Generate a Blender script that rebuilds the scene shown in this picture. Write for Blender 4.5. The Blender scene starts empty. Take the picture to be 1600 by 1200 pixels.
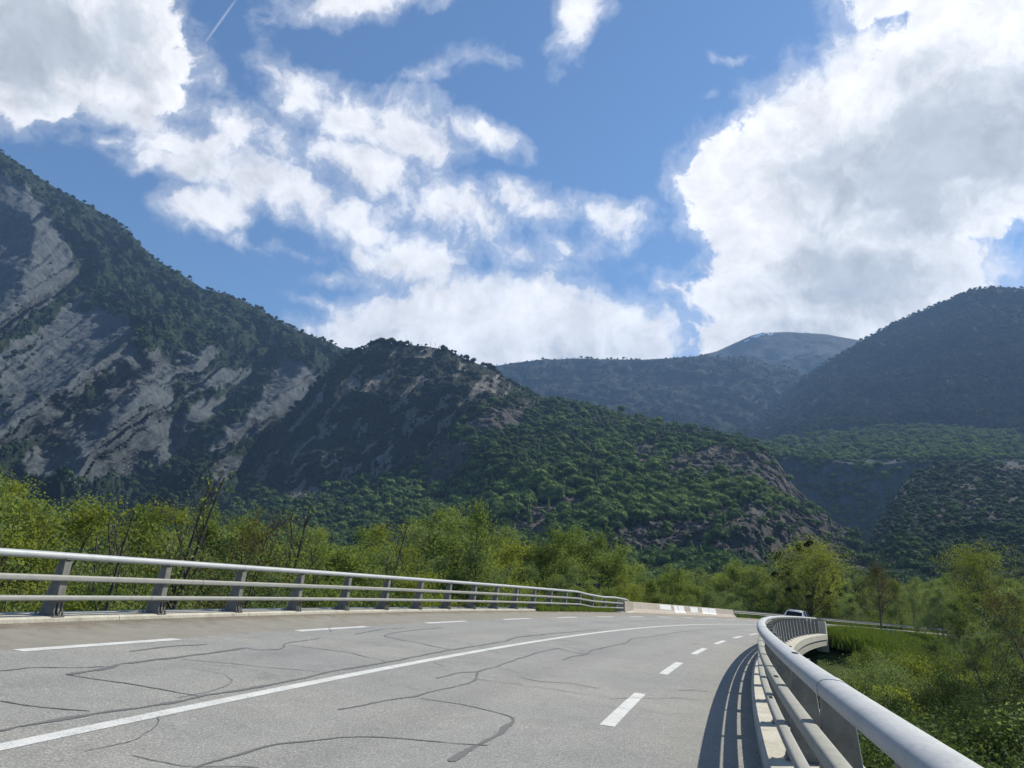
import bpy, bmesh, math, random
import numpy as np
from mathutils import Vector, Matrix, Euler

# ------------------------------------------------------------------ camera, sky, sun
SC = bpy.context.scene
R = math.radians
W_, H_ = 1600, 1200
FPX, PITCH, ROLL = 1208.1, R(14.67), R(1.41)
ZC = 8.0
cam_d = bpy.data.cameras.new('camera')
cam = bpy.data.objects.new('camera', cam_d)
SC.collection.objects.link(cam)
cam_d.sensor_width = 36.0
cam_d.lens = FPX / W_ * 36.0
cam_d.clip_start = 0.05
cam_d.clip_end = 60000
CAMM = Matrix.Rotation(math.pi / 2 + PITCH, 4, 'X') @ Matrix.Rotation(ROLL, 4, 'Z')
cam.matrix_world = Matrix.Translation((0, 0, ZC)) @ CAMM
SC.camera = cam
SUN_AZ, SUN_EL = R(62), R(46)          # azimuth clockwise from +Y
SUN_DIR = Vector((math.sin(SUN_AZ) * math.cos(SUN_EL), math.cos(SUN_AZ) * math.cos(SUN_EL), math.sin(SUN_EL)))
sun_d = bpy.data.lights.new('sun', 'SUN')
sun_d.energy = 4.5
sun_d.angle = R(0.53)
sun_d.color = (1.0, 0.94, 0.82)
sun = bpy.data.objects.new('sun', sun_d)
SC.collection.objects.link(sun)
sun.rotation_euler = SUN_DIR.to_track_quat('Z', 'Y').to_euler()
SC.view_settings.view_transform = 'Standard'
SC.view_settings.look = 'None'
SC.view_settings.exposure = 0.5
SC.view_settings.gamma = 1.0
SC.cycles.use_denoising = True
SC.cycles.max_bounces = 6
SC.cycles.diffuse_bounces = 2
SC.cycles.transparent_max_bounces = 6
SC.cycles.volume_bounces = 0
SC.render.engine = 'CYCLES'


def ray(u, v):
    """unit direction through a point of the 1600x1200 frame"""
    d = CAMM.to_3x3() @ Vector(((u - 800) / FPX, -(v - 600) / FPX, -1.0))
    return d.normalized()


def ray_np(u, v):
    M = np.array(CAMM.to_3x3())
    d = np.stack([(u - 800) / FPX, -(v - 600) / FPX, -np.ones_like(u)], -1) @ M.T
    return d / np.linalg.norm(d, axis=-1, keepdims=True)


class N:
    """small node-tree helper"""
    def __init__(s, tree):
        s.t = tree
        s.t.nodes.clear()

    def a(s, typ, **kw):
        n = s.t.nodes.new(typ)
        for k, v in kw.items():
            setattr(n, k, v)
        return n

    def l(s, a, b):
        s.t.links.new(a, b)

    def math(s, op, a, b=None, clamp=False):
        n = s.a('ShaderNodeMath', operation=op, use_clamp=clamp)
        for i, x in enumerate((a, b)):
            if x is None:
                continue
            if isinstance(x, (int, float)):
                n.inputs[i].default_value = x
            else:
                s.l(x, n.inputs[i])
        return n.outputs[0]

    def ramp(s, f, stops, interp='LINEAR'):
        n = s.a('ShaderNodeValToRGB')
        cr = n.color_ramp
        cr.interpolation = interp
        while len(cr.elements) < len(stops):
            cr.elements.new(0.5)
        for e, (p, c) in zip(cr.elements, stops):
            e.position = p
            e.color = (c[0], c[1], c[2], 1) if not isinstance(c, (int, float)) else (c, c, c, 1)
        s.l(f, n.inputs[0])
        return n.outputs[0]

    def noise(s, vec, scale, detail=4, rough=.5, dist=0, typ=None, dim='3D'):
        n = s.a('ShaderNodeTexNoise', noise_dimensions=dim)
        if typ:
            n.noise_type = typ
        n.inputs['Scale'].default_value = scale
        n.inputs['Detail'].default_value = detail
        n.inputs['Roughness'].default_value = rough
        n.inputs['Distortion'].default_value = dist
        if vec is not None:
            s.l(vec, n.inputs['Vector'])
        return n

    def mix(s, f, a, b, mode='MIX'):
        n = s.a('ShaderNodeMix', data_type='RGBA', blend_type=mode)
        for i, x in ((0, f), (6, a), (7, b)):
            if isinstance(x, (int, float)):
                n.inputs[i].default_value = x
            elif isinstance(x, tuple):
                n.inputs[i].default_value = (*x[:3], 1)
            else:
                s.l(x, n.inputs[i])
        return n.outputs[2]

    def maprange(s, f, a, b, c=0., d=1., smooth=True):
        n = s.a('ShaderNodeMapRange', interpolation_type='SMOOTHSTEP' if smooth else 'LINEAR')
        s.l(f, n.inputs[0])
        for i, x in enumerate((a, b, c, d)):
            n.inputs[i + 1].default_value = x
        return n.outputs[0]


# clouds: (u, v, half width, half height, tilt degrees, strength) read off as directions of the sky
CLOUDS = [
    # upper left mass
    (90, 40, 260, 150, 20, 1.15), (30, 90, 200, 110, 20, 1.0), (215, 30, 130, 120, 0, .95), (150, 140, 170, 70, 25, .8), (250, 120, 90, 60, 30, .45),
    # long streaming band
    (170, 215, 150, 38, 12, .55), (290, 225, 160, 50, 8, .75), (330, 265, 170, 48, 12, .75), (440, 300, 190, 52, 18, .8), (540, 345, 170, 60, 25, .72),
    (430, 120, 90, 40, 60, .55), (480, 170, 130, 60, 50, .7), (560, 200, 150, 75, 10, .85), (640, 210, 110, 75, 15, .85), (560, 260, 170, 70, 5, .8), (380, 200, 130, 55, 15, .55),
    (770, 215, 80, 32, 20, .62), (690, 110, 110, 30, -15, .5), (775, 98, 60, 24, 10, .48), (340, 130, 90, 36, 50, .42), (400, 60, 80, 40, 60, .4),
    (325, 338, 95, 46, -8, .85), (400, 390, 90, 24, 25, .42), (505, 438, 65, 22, 0, .55), (498, 478, 80, 22, 10, .55), (465, 400, 80, 30, 25, .45),
    # centre
    (640, 400, 190, 80, 15, .72), (720, 340, 190, 70, 10, .7), (860, 330, 190, 52, 5, .68), (960, 345, 110, 50, 8, .62), (830, 400, 150, 60, 10, .6), (560, 390, 120, 50, 30, .6),
    (740, 450, 160, 60, 5, .8), (900, 380, 110, 45, 10, .5), (1000, 335, 60, 26, -10, .45),
    # bright bank on the ridge
    (640, 520, 230, 85, -12, 1.2), (780, 500, 240, 95, 0, 1.25), (900, 520, 190, 85, 12, 1.2), (560, 530, 120, 55, -20, .8), (960, 545, 130, 70, 20, 1.0), (700, 600, 300, 80, 0, 1.0),
    # top
    (560, 0, 190, 45, -5, .8), (510, 10, 120, 40, 0, .5), (890, 30, 44, 90, 15, .72), (905, 15, 60, 40, 0, .5), (880, 85, 40, 30, 0, .4),
    # big cumulus on the right
    (1480, 150, 330, 190, -50, 1.3), (1420, 250, 300, 200, -30, 1.3), (1250, 320, 200, 190, 0, 1.1), (1320, 430, 260, 140, 0, 1.2), (1180, 470, 150, 110, 0, .95),
    (1250, 220, 140, 150, 20, .8), (1230, 530, 230, 80, 0, 1.0), (1550, 60, 260, 120, -30, 1.1), (1550, 250, 220, 160, 0, 1.2), (1140, 455, 90, 75, 0, .8),
    (1480, 420, 200, 110, -15, .75), (1350, 80, 110, 70, -20, .75), (1460, -20, 200, 90, 0, 1.0), (1400, 530, 150, 70, -30, .85), (1700, 200, 260, 260, 0, 1.1), (1130, 380, 90, 50, 10, .6),
    (1100, 380, 60, 30, 0, .35), (1110, 100, 50, 16, 0, .33), (1150, 95, 60, 14, -5, .32), (1100, 152, 26, 14, 0, .33), (1102, 240, 24, 26, 0, .45), (1045, 460, 60, 22, 0, .42), (985, 430, 50, 20, 0, .32),
]
# where the cloud is thick and its base reads grey
THICK = [(60, 60, 330, 170, 15, 1.0), (1440, 250, 260, 190, -20, 1.0), (1330, 470, 200, 110, -10, 1.0), (1530, 240, 200, 180, 0, .9), (1290, 380, 110, 150, 10, .6), (1480, 120, 200, 100, -20, .5),
         (1230, 520, 170, 70, 0, .7), (860, 545, 240, 46, 5, .45), (580, 215, 140, 60, 0, .35), (400, 270, 260, 60, 12, .4), (700, 400, 220, 100, 10, .3)]


def build_world():
    w = bpy.data.worlds.new('World')
    SC.world = w
    w.use_nodes = True
    g = N(w.node_tree)
    out = g.a('ShaderNodeOutputWorld')
    bg = g.a('ShaderNodeBackground')
    bg.inputs['Strength'].default_value = 0.06
    g.l(bg.outputs[0], out.inputs['Surface'])
    sky = g.a('ShaderNodeTexSky', sky_type='NISHITA')
    sky.sun_disc = False
    sky.sun_elevation = SUN_EL
    sky.sun_rotation = SUN_AZ
    sky.altitude = 900
    sky.air_density = 1.1
    sky.dust_density = 0.3
    sky.ozone_density = 2.2
    tc = g.a('ShaderNodeTexCoord')
    d = tc.outputs['Generated']
    nz = g.noise(d, 5.0, 6, .55)
    sub = g.a('ShaderNodeVectorMath', operation='SUBTRACT')
    g.l(nz.outputs['Color'], sub.inputs[0])
    sub.inputs[1].default_value = (.5, .5, .5)
    mul = g.a('ShaderNodeVectorMath', operation='SCALE')
    g.l(sub.outputs[0], mul.inputs[0])
    mul.inputs['Scale'].default_value = 0.075
    add = g.a('ShaderNodeVectorMath', operation='ADD')
    g.l(d, add.inputs[0])
    g.l(mul.outputs[0], add.inputs[1])
    nzb = g.noise(d, 17.0, 4, .6)
    subb = g.a('ShaderNodeVectorMath', operation='SUBTRACT'); g.l(nzb.outputs['Color'], subb.inputs[0]); subb.inputs[1].default_value = (.5, .5, .5)
    mulb = g.a('ShaderNodeVectorMath', operation='SCALE'); g.l(subb.outputs[0], mulb.inputs[0]); mulb.inputs['Scale'].default_value = 0.035
    addb = g.a('ShaderNodeVectorMath', operation='ADD'); g.l(add.outputs[0], addb.inputs[0]); g.l(mulb.outputs[0], addb.inputs[1])
    wd = addb.outputs[0]

    def blob(u, v, ru, rv, tilt, s, src=None):
        c = ray(u, v)
        dx = (ray(u + 4, v) - ray(u - 4, v))
        px = dx.length / 8
        ex = dx.normalized()
        ez = c.cross(ex).normalized()      # downwards or upwards in the sky plane
        m3 = Matrix((ex, c, ez)).transposed() @ Matrix.Rotation(R(tilt if ez.z < 0 else -tilt), 3, 'Y').to_3x3()
        if m3.determinant() < 0:
            m3 = Matrix((ex, c, -ez)).transposed() @ Matrix.Rotation(R(tilt), 3, 'Y').to_3x3()
        mp = g.a('ShaderNodeMapping', vector_type='TEXTURE')
        mp.inputs['Location'].default_value = c
        mp.inputs['Rotation'].default_value = m3.to_euler()
        mp.inputs['Scale'].default_value = (ru * px * 1.3, .9, rv * px * 1.3)
        g.l(src or wd, mp.inputs['Vector'])
        gr = g.a('ShaderNodeTexGradient', gradient_type='SPHERICAL')
        g.l(mp.outputs[0], gr.inputs[0])
        return g.math('MULTIPLY', gr.outputs['Fac'], s)

    def total(lst):
        acc = None
        for b in lst:
            x = blob(*b)
            if acc is None:
                acc = x
            else:
                acc = g.math('MAXIMUM', acc, x)
        return acc

    dens_big = total([c for c in CLOUDS if c[5] >= .95 and (c[0] > 1100 or c[1] < 200)])
    dens = g.math('MAXIMUM', dens_big, total([c for c in CLOUDS if not (c[5] >= .95 and (c[0] > 1100 or c[1] < 200))]))
    thick = total(THICK)
    # the rest of the sky, away from this view
    far = g.noise(d, 2.2, 5, .55)
    sepd = g.a('ShaderNodeSeparateXYZ')
    g.l(d, sepd.inputs[0])
    behind = g.maprange(sepd.outputs['Y'], .45, .1)
    dens = g.math('ADD', dens, g.math('MULTIPLY', behind, g.maprange(far.outputs['Fac'], .5, .8, 0, .8)))
    n1 = g.noise(wd, 9.0, 9, .62)
    n2 = g.noise(wd, 26.0, 8, .6)
    fb = g.math('ADD', g.math('MULTIPLY', g.math('SUBTRACT', n1.outputs['Fac'], .5), .95), g.math('MULTIPLY', g.math('SUBTRACT', n2.outputs['Fac'], .5), .5))
    have = g.maprange(dens, .0, .22)
    tot = g.math('ADD', dens, g.math('MULTIPLY', g.math('MULTIPLY', fb, 1.4), have))
    big = g.math('ADD', dens_big, g.math('MULTIPLY', fb, g.maprange(dens_big, .0, .22)))
    mask = g.math('MAXIMUM', g.math('MULTIPLY', g.maprange(tot, .27, .66), .93), g.maprange(big, .36, .48))
    trail = g.math('MULTIPLY', g.maprange(blob(341, 38, 62, 2.2, -48, 1.0, d), 0, .8), .24)
    mask = g.math('MAXIMUM', mask, trail)
    veil = g.math('MULTIPLY', g.maprange(tot, .14, .46), .30)
    mask = g.math('MAXIMUM', mask, veil)
    # cloud tone: sunlit white edges, grey where the cloud is deep
    n3 = g.noise(wd, 14.0, 7, .6)
    deep = g.math('ADD', g.math('MULTIPLY', thick, 1.25), g.math('MULTIPLY', g.math('SUBTRACT', n3.outputs['Fac'], .5), 2.0))
    deep = g.maprange(deep, .12, .95)
    edge = g.maprange(tot, .35, .95)
    deep = g.math('MULTIPLY', deep, edge)
    tone = g.mix(deep, (13.4, 13.3, 13.4), (7.2, 7.7, 8.3))
    puff = g.noise(wd, 20.0, 8, .65)
    tone = g.mix(1.0, tone, g.ramp(puff.outputs['Fac'], [(.32, .82), (.5, 1.0), (.68, 1.15)]), 'MULTIPLY')
    tint = g.mix(1.0, sky.outputs[0], (1.08, 1.36, 1.58), 'MULTIPLY')
    col = g.mix(mask, tint, tone)
    g.l(col, bg.inputs['Color'])


build_world()
SC.world.cycles.sampling_method = 'MANUAL'
SC.world.cycles.sample_map_resolution = 512


# ------------------------------------------------------------------ helpers
def tag(o, label=None, cat=None, group=None, kind=None):
    if label: o['label'] = label
    if cat: o['category'] = cat
    if group: o['group'] = group
    if kind: o['kind'] = kind
    return o


def empty(name, loc=(0, 0, 0), rz=0):
    o = bpy.data.objects.new(name, None)
    SC.collection.objects.link(o)
    o.location = loc
    o.rotation_euler = (0, 0, rz)
    o.empty_display_size = .2
    return o


def mesh_np(name, V, F, mats=(), parent=None, smooth=False, fmat=None, attrs=None, link=True):
    V = np.asarray(V, np.float32).reshape(-1, 3)
    me = bpy.data.meshes.new(name)
    F = np.asarray(F)
    if F.ndim == 2:
        k = F.shape[1]
        me.vertices.add(len(V)); me.vertices.foreach_set('co', V.ravel())
        me.loops.add(F.size); me.loops.foreach_set('vertex_index', F.ravel().astype(np.int32))
        me.polygons.add(len(F)); me.polygons.foreach_set('loop_start', np.arange(0, F.size, k, dtype=np.int32))
        me.polygons.foreach_set('loop_total', np.full(len(F), k, np.int32))
    if smooth is not False:
        me.polygons.foreach_set('use_smooth', np.full(len(me.polygons), True) if smooth is True else smooth)
    if fmat is not None:
        me.polygons.foreach_set('material_index', np.asarray(fmat, np.int32))
    for k2, a in (attrs or {}).items():
        at = me.attributes.new(k2, 'FLOAT', 'POINT')
        at.data.foreach_set('value', np.asarray(a, np.float32).ravel())
    me.update(calc_edges=True)
    me.validate()
    for m in mats: me.materials.append(m)
    o = bpy.data.objects.new(name, me)
    if link: SC.collection.objects.link(o)
    if parent is not None: o.parent = parent
    return o


class MB:
    """collects polygons, builds one mesh object"""
    def __init__(s):
        s.v, s.f, s.m, s.sm = [], [], [], []

    def add(s, V, F, m=0, sm=False):
        b = len(s.v)
        s.v += [tuple(x) for x in V]
        s.f += [tuple(i + b for i in f) for f in F]
        s.m += [m] * len(F)
        s.sm += [sm] * len(F)

    def box(s, lo, hi, m=0, T=None):
        x0, y0, z0 = lo; x1, y1, z1 = hi
        V = [(x0, y0, z0), (x1, y0, z0), (x1, y1, z0), (x0, y1, z0), (x0, y0, z1), (x1, y0, z1), (x1, y1, z1), (x0, y1, z1)]
        if T: V = [T(p) for p in V]
        s.add(V, [(0, 3, 2, 1), (4, 5, 6, 7), (0, 1, 5, 4), (1, 2, 6, 5), (2, 3, 7, 6), (3, 0, 4, 7)], m)

    def loft(s, rings, m=0, sm=False, caps=True, closed=True):
        n = len(rings[0]); V = [p for r in rings for p in r]; F = []
        for i in range(len(rings) - 1):
            for j in range(n if closed else n - 1):
                a = i * n + j; b = i * n + (j + 1) % n
                F.append((a, b, b + n, a + n))
        s.add(V, F, m, sm)
        if caps and closed:
            s.add(list(rings[0]), [tuple(range(n))[::-1]], m)
            s.add(list(rings[-1]), [tuple(range(n))], m)

    def tube(s, pts, rad, n=8, m=0, caps=True):
        pts = [Vector(p) for p in pts]
        if not hasattr(rad, '__len__'): rad = [rad] * len(pts)
        rings = []; up = Vector((0, 0, 1))
        for i, p in enumerate(pts):
            t = (pts[min(i + 1, len(pts) - 1)] - pts[max(i - 1, 0)]).normalized()
            a = t.cross(up)
            if a.length < .05: a = t.cross(Vector((1, 0, 0)))
            a.normalize(); b = t.cross(a)
            rings.append([p + (a * math.cos(2 * math.pi * k / n) + b * math.sin(2 * math.pi * k / n)) * rad[i] for k in range(n)])
        s.loft(rings, m, True, caps)

    def build(s, name, mats, parent=None, bevel=0, link=True):
        me = bpy.data.meshes.new(name)
        me.from_pydata(s.v, [], s.f)
        me.polygons.foreach_set('material_index', s.m)
        me.polygons.foreach_set('use_smooth', s.sm)
        if not isinstance(mats, (list, tuple)): mats = [mats]
        for m in mats: me.materials.append(m)
        bm = bmesh.new(); bm.from_mesh(me)
        bmesh.ops.recalc_face_normals(bm, faces=bm.faces)
        bm.to_mesh(me); bm.free()
        o = bpy.data.objects.new(name, me)
        if link: SC.collection.objects.link(o)
        if parent is not None: o.parent = parent
        if bevel:
            b = o.modifiers.new('bevel', 'BEVEL'); b.width = bevel; b.segments = 2; b.limit_method = 'ANGLE'
        return o


# --- numpy noise
_rs = np.random.RandomState(7)
_perm = _rs.permutation(512).astype(np.int64)
_perm = np.concatenate([_perm, _perm, _perm])
_grad = _rs.normal(size=(512, 3)); _grad /= np.linalg.norm(_grad, axis=1, keepdims=True)


def perlin(P):
    P = np.asarray(P, float)
    I = np.floor(P).astype(np.int64); Fp = P - I
    U = Fp * Fp * Fp * (Fp * (Fp * 6 - 15) + 10)
    I &= 511
    out = 0
    for dx in (0, 1):
        for dy in (0, 1):
            for dz in (0, 1):
                h = _perm[_perm[_perm[(I[..., 0] + dx) & 511] + ((I[..., 1] + dy) & 511)] + ((I[..., 2] + dz) & 511)]
                gd = _grad[h]
                dt = gd[..., 0] * (Fp[..., 0] - dx) + gd[..., 1] * (Fp[..., 1] - dy) + gd[..., 2] * (Fp[..., 2] - dz)
                w = (U[..., 0] if dx else 1 - U[..., 0]) * (U[..., 1] if dy else 1 - U[..., 1]) * (U[..., 2] if dz else 1 - U[..., 2])
                out = out + w * dt
    return out * 1.6


def fbm(P, oct=5, gain=.5, ridged=False):
    P = np.asarray(P, float); a = 1.; s = 0; t = 0
    for k in range(oct):
        n = perlin(P * (2.03 ** k) + 17.3 * k)
        if ridged: n = 1 - 2 * np.abs(n)
        s = s + a * n; t += a; a *= gain
    return s / t


# ------------------------------------------------------------------ materials
MAT = {}


def material(name, col=(.5, .5, .5), rough=.6, metal=0., spec=.5):
    m = bpy.data.materials.new(name)
    m.use_nodes = True
    g = N(m.node_tree)
    out = g.a('ShaderNodeOutputMaterial')
    p = g.a('ShaderNodeBsdfPrincipled')
    p.inputs['Base Color'].default_value = (*col, 1)
    p.inputs['Roughness'].default_value = rough
    p.inputs['Metallic'].default_value = metal
    p.inputs['Specular IOR Level'].default_value = spec
    g.l(p.outputs[0], out.inputs[0])
    MAT[name] = m
    return m, g, p, out


def coord(g, kind='Object'):
    return g.a('ShaderNodeTexCoord').outputs[kind]


def geo_pos(g):
    return g.a('ShaderNodeNewGeometry').outputs['Position']


def bump(g, p, h, strength, dist):
    b = g.a('ShaderNodeBump')
    b.inputs['Strength'].default_value = strength
    b.inputs['Distance'].default_value = dist
    g.l(h, b.inputs['Height'])
    g.l(b.outputs[0], p.inputs['Normal'])
    return b


def mats():
    # worn asphalt, tan dusty shoulder on the outer side
    m, g, p, o = material('asphalt', rough=.85, spec=.35)
    P = geo_pos(g)
    off = g.a('ShaderNodeAttribute', attribute_name='off').outputs['Fac']
    sp = g.noise(P, 48, 3, .85)
    sp2 = g.noise(P, 130, 2, .8)
    big = g.noise(P, .35, 5, .6)
    mid = g.noise(P, 2.2, 6, .7)
    stones = g.math('ADD', g.math('MULTIPLY', sp.outputs['Fac'], .6), g.math('MULTIPLY', sp2.outputs['Fac'], .4))
    c = g.ramp(stones, [(.30, (.075, .074, .07)), (.42, (.175, .175, .163)), (.53, (.27, .268, .248)), (.66, (.64, .63, .57))])
    c = g.mix(1.0, c, g.ramp(big.outputs['Fac'], [(.3, (.86, .87, .9)), (.7, (1.08, 1.06, 1.02))]), 'MULTIPLY')
    c = g.mix(1.0, c, g.ramp(mid.outputs['Fac'], [(.3, (.9, .9, .9)), (.7, (1.08, 1.08, 1.08))]), 'MULTIPLY')
    # shoulder
    wob = g.math('ADD', off, g.math('MULTIPLY', g.math('SUBTRACT', mid.outputs['Fac'], .5), .5))
    left = g.maprange(wob, -3.72, -4.0)
    c = g.mix(g.math('MULTIPLY', left, .82), c, g.mix(1.0, (.245, .225, .18), g.ramp(mid.outputs['Fac'], [(.3, (.8, .8, .8)), (.75, (1.15, 1.15, 1.15))]), 'MULTIPLY'))
    dirt = g.maprange(g.math('ADD', wob, g.math('MULTIPLY', g.math('SUBTRACT', mid.outputs['Fac'], .5), 1.2)), -5.05, -5.7)
    c = g.mix(g.math('MULTIPLY', dirt, .6), c, (.13, .095, .06))
    rd = g.maprange(wob, 4.2, 5.3)
    c = g.mix(g.math('MULTIPLY', rd, .3), c, (.2, .18, .14))
    # tyre-polished tracks, oil between them, old patches
    def band(c0, w_):
        return g.maprange(g.math('ABSOLUTE', g.math('SUBTRACT', off, c0)), w_, 0)
    tr = g.math('ADD', g.math('ADD', band(-2.65, .5), band(-1.1, .5)), g.math('ADD', band(1.1, .5), band(2.65, .5)))
    c = g.mix(g.math('MULTIPLY', tr, .16), c, (.30, .30, .285))
    oil = g.math('ADD', band(-1.88, .45), band(1.88, .45))
    c = g.mix(g.math('MULTIPLY', g.math('MULTIPLY', oil, g.maprange(mid.outputs['Fac'], .35, .75)), .38), c, (.10, .10, .10))
    stain = g.noise(P, .9, 3, .55, 1.5)
    c = g.mix(g.maprange(stain.outputs['Fac'], .64, .70, 0, .28), c, (.12, .12, .118))
    g.l(c, p.inputs['Base Color'])
    bump(g, p, stones, .55, .012)
    # seals
    m, g, p, o = material('bitumen', rough=.6, spec=.4)
    P = geo_pos(g)
    n = g.noise(P, 40, 4, .7)
    g.l(g.ramp(n.outputs['Fac'], [(.3, (.10, .10, .098)), (.7, (.175, .174, .165))]), p.inputs['Base Color'])
    bump(g, p, n.outputs['Fac'], .4, .005)
    # paint
    m, g, p, o = material('road_paint', rough=.7)
    P = geo_pos(g)
    n = g.noise(P, 55, 5, .75)
    n2 = g.noise(P, 3, 3, .6)
    f = g.math('ADD', n.outputs['Fac'], g.math('MULTIPLY', g.math('SUBTRACT', n2.outputs['Fac'], .5), .3))
    g.l(g.ramp(f, [(.34, (.24, .245, .235)), (.44, (.50, .50, .47)), (.6, (.66, .66, .62))]), p.inputs['Base Color'])
    bump(g, p, n.outputs['Fac'], .4, .004)
    # galvanised steel, dull grey
    for nm, base, rg in (('galvanised_top', (.42, .435, .435), .5), ('galvanised', (.30, .302, .272), .6)):
        m, g, p, o = material(nm, rough=rg, metal=.12)
        P = geo_pos(g)
        n = g.noise(P, 5, 6, .65)
        n2 = g.noise(P, 60, 4, .7)
        st = g.a('ShaderNodeMapping'); st.inputs['Scale'].default_value = (3, 3, 26)
        g.l(P, st.inputs[0])
        n3 = g.noise(st.outputs[0], 1.2, 5, .7)
        c = g.mix(1.0, base, g.ramp(n.outputs['Fac'], [(.28, (.84, .85, .85)), (.5, (1, 1, 1)), (.75, (1.08, 1.08, 1.05))]), 'MULTIPLY')
        c = g.mix(1.0, c, g.ramp(n2.outputs['Fac'], [(.3, (.88, .88, .88)), (.7, (1.08, 1.08, 1.08))]), 'MULTIPLY')
        c = g.mix(g.maprange(n3.outputs['Fac'], .6, .78, 0, .35), c, (.30, .25, .18))
        g.l(c, p.inputs['Base Color'])
        g.l(g.ramp(n2.outputs['Fac'], [(.3, rg - .1), (.7, rg + .18)]), p.inputs['Roughness'])
        bump(g, p, n2.outputs['Fac'], .25, .002)
    # posts: weathered greenish grey
    m, g, p, o = material('post_steel', rough=.7, metal=.0)
    P = geo_pos(g)
    n = g.noise(P, 7, 5, .7)
    g.l(g.ramp(n.outputs['Fac'], [(.3, (.13, .125, .11)), (.7, (.25, .235, .205))]), p.inputs['Base Color'])
    bump(g, p, n.outputs['Fac'], .2, .004)
    # concretes
    for nm, a, b in (('concrete_light', (.40, .375, .30), (.55, .52, .43)), ('concrete', (.30, .28, .23), (.45, .42, .34)), ('concrete_warm', (.36, .31, .255), (.47, .42, .35))):
        m, g, p, o = material(nm, rough=.9, spec=.25)
        P = geo_pos(g)
        n = g.noise(P, 1.6, 7, .7)
        n2 = g.noise(P, 22, 6, .75)
        st = g.a('ShaderNodeMapping'); st.inputs['Scale'].default_value = (5, 5, .6)
        g.l(P, st.inputs[0])
        n3 = g.noise(st.outputs[0], 1.0, 5, .7)
        c = g.ramp(n.outputs['Fac'], [(.3, a), (.7, b)])
        c = g.mix(1.0, c, g.ramp(n2.outputs['Fac'], [(.25, (.66, .66, .66)), (.5, (1, 1, 1)), (.8, (1.1, 1.1, 1.1))]), 'MULTIPLY')
        c = g.mix(g.maprange(n3.outputs['Fac'], .56, .75, 0, .5), c, (.13, .12, .095))
        g.l(c, p.inputs['Base Color'])
        bump(g, p, n2.outputs['Fac'], .5, .01)
    material('dark_joint', (.04, .04, .04), .9)
    m, g, p, o = material('white_panel', rough=.5)
    n = g.noise(geo_pos(g), 6, 5, .7)
    g.l(g.ramp(n.outputs['Fac'], [(.3, (.62, .61, .56)), (.5, (.8, .8, .77))]), p.inputs['Base Color'])
    material('sign_back', (.06, .07, .075), .6, .2)
    m, g, p, o = material('car_paint', (.62, .65, .67), .28, .25)
    p.inputs['Coat Weight'].default_value = .6
    material('car_glass', (.01, .012, .015), .25, 0, .25)
    material('car_trim', (.02, .02, .02), .5)
    material('tyre', (.02, .02, .02), .85)
    material('rim_metal', (.45, .46, .48), .35, .8)
    material('red_lens', (.35, .01, .01), .2)
    material('plate_white', (.7, .7, .65), .5)
    m, g, p, o = material('steel_beam', (.12, .15, .15), .5, .2)


mats()

# ------------------------------------------------------------------ the curve of the viaduct
TH0, K0, K1, K2 = .219797, .0048135, -6.5229e-5, 8.807e-7
X0, Z0, G0, G1, B0, B1 = -5.19984, -1.200815, -.004679, -.00040175, .0768146, .00020477
S_ = np.linspace(-40, 240, 5601); _ds = S_[1] - S_[0]; _i0 = int(np.argmin(abs(S_)))
_th = TH0 + K0 * S_ + K1 * S_ ** 2 / 2 + K2 * S_ ** 3 / 3
_th = np.where(S_ > 120, TH0 + K0 * 120 + K1 * 7200 + K2 * 576000 + (S_ - 120) * (K0 + K1 * 120 + K2 * 14400), _th)
_x = np.cumsum(np.sin(_th)) * _ds; _y = np.cumsum(np.cos(_th)) * _ds
_x += X0 - _x[_i0]; _y -= _y[_i0]
_sl = np.minimum(S_, 150)
_z = Z0 + G0 * S_ + G1 * _sl ** 2 / 2 + G1 * 150 * np.maximum(S_ - 150, 0) + ZC


def PT(s, off, h=0.):
    """road coordinates (along, across, up) -> world"""
    s = np.asarray(s, float); off = np.asarray(off, float); h = np.asarray(h, float)
    x = np.interp(s, S_, _x); y = np.interp(s, S_, _y); z = np.interp(s, S_, _z); t = np.interp(s, S_, _th)
    b = B0 + B1 * s
    return np.stack([x + off * np.cos(t), y - off * np.sin(t), z - off * b + h], -1)


def P1(s, off, h=0.):
    return Vector(PT(s, off, h).tolist())


def heading(s):
    return float(np.interp(s, S_, _th))


def sweep(name, section, ss, mat, parent=None, closed=True, smooth=False, offs=None):
    """section [(off,h)...] swept along s values; offs(s)->(doff,dh)"""
    n = len(section); V = []
    for s in ss:
        do, dh = offs(s) if offs else (0, 0)
        V.append(PT(np.full(n, s), np.array([a for a, b in section]) + do, np.array([b for a, b in section]) + dh))
    V = np.concatenate(V)
    F = []
    for i in range(len(ss) - 1):
        for j in range(n if closed else n - 1):
            a = i * n + j; b = i * n + (j + 1) % n
            F.append((a, b, b + n, a + n))
    mb = MB()
    mb.add(V.tolist(), F, 0, smooth)
    if closed:
        mb.add(V[:n].tolist(), [tuple(range(n))], 0)
        mb.add(V[-n:].tolist(), [tuple(range(n))], 0)
    return mb.build(name, MAT[mat], parent)


def rrect(o0, o1, h0, h1, r, n=3):
    out = []
    for cx, cy, a0 in ((o1 - r, h1 - r, 0), (o0 + r, h1 - r, 90), (o0 + r, h0 + r, 180), (o1 - r, h0 + r, 270)):
        for k in range(n + 1):
            a = R(a0 + 90 * k / n)
            out.append((cx + r * math.cos(a), cy + r * math.sin(a)))
    return out


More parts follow.
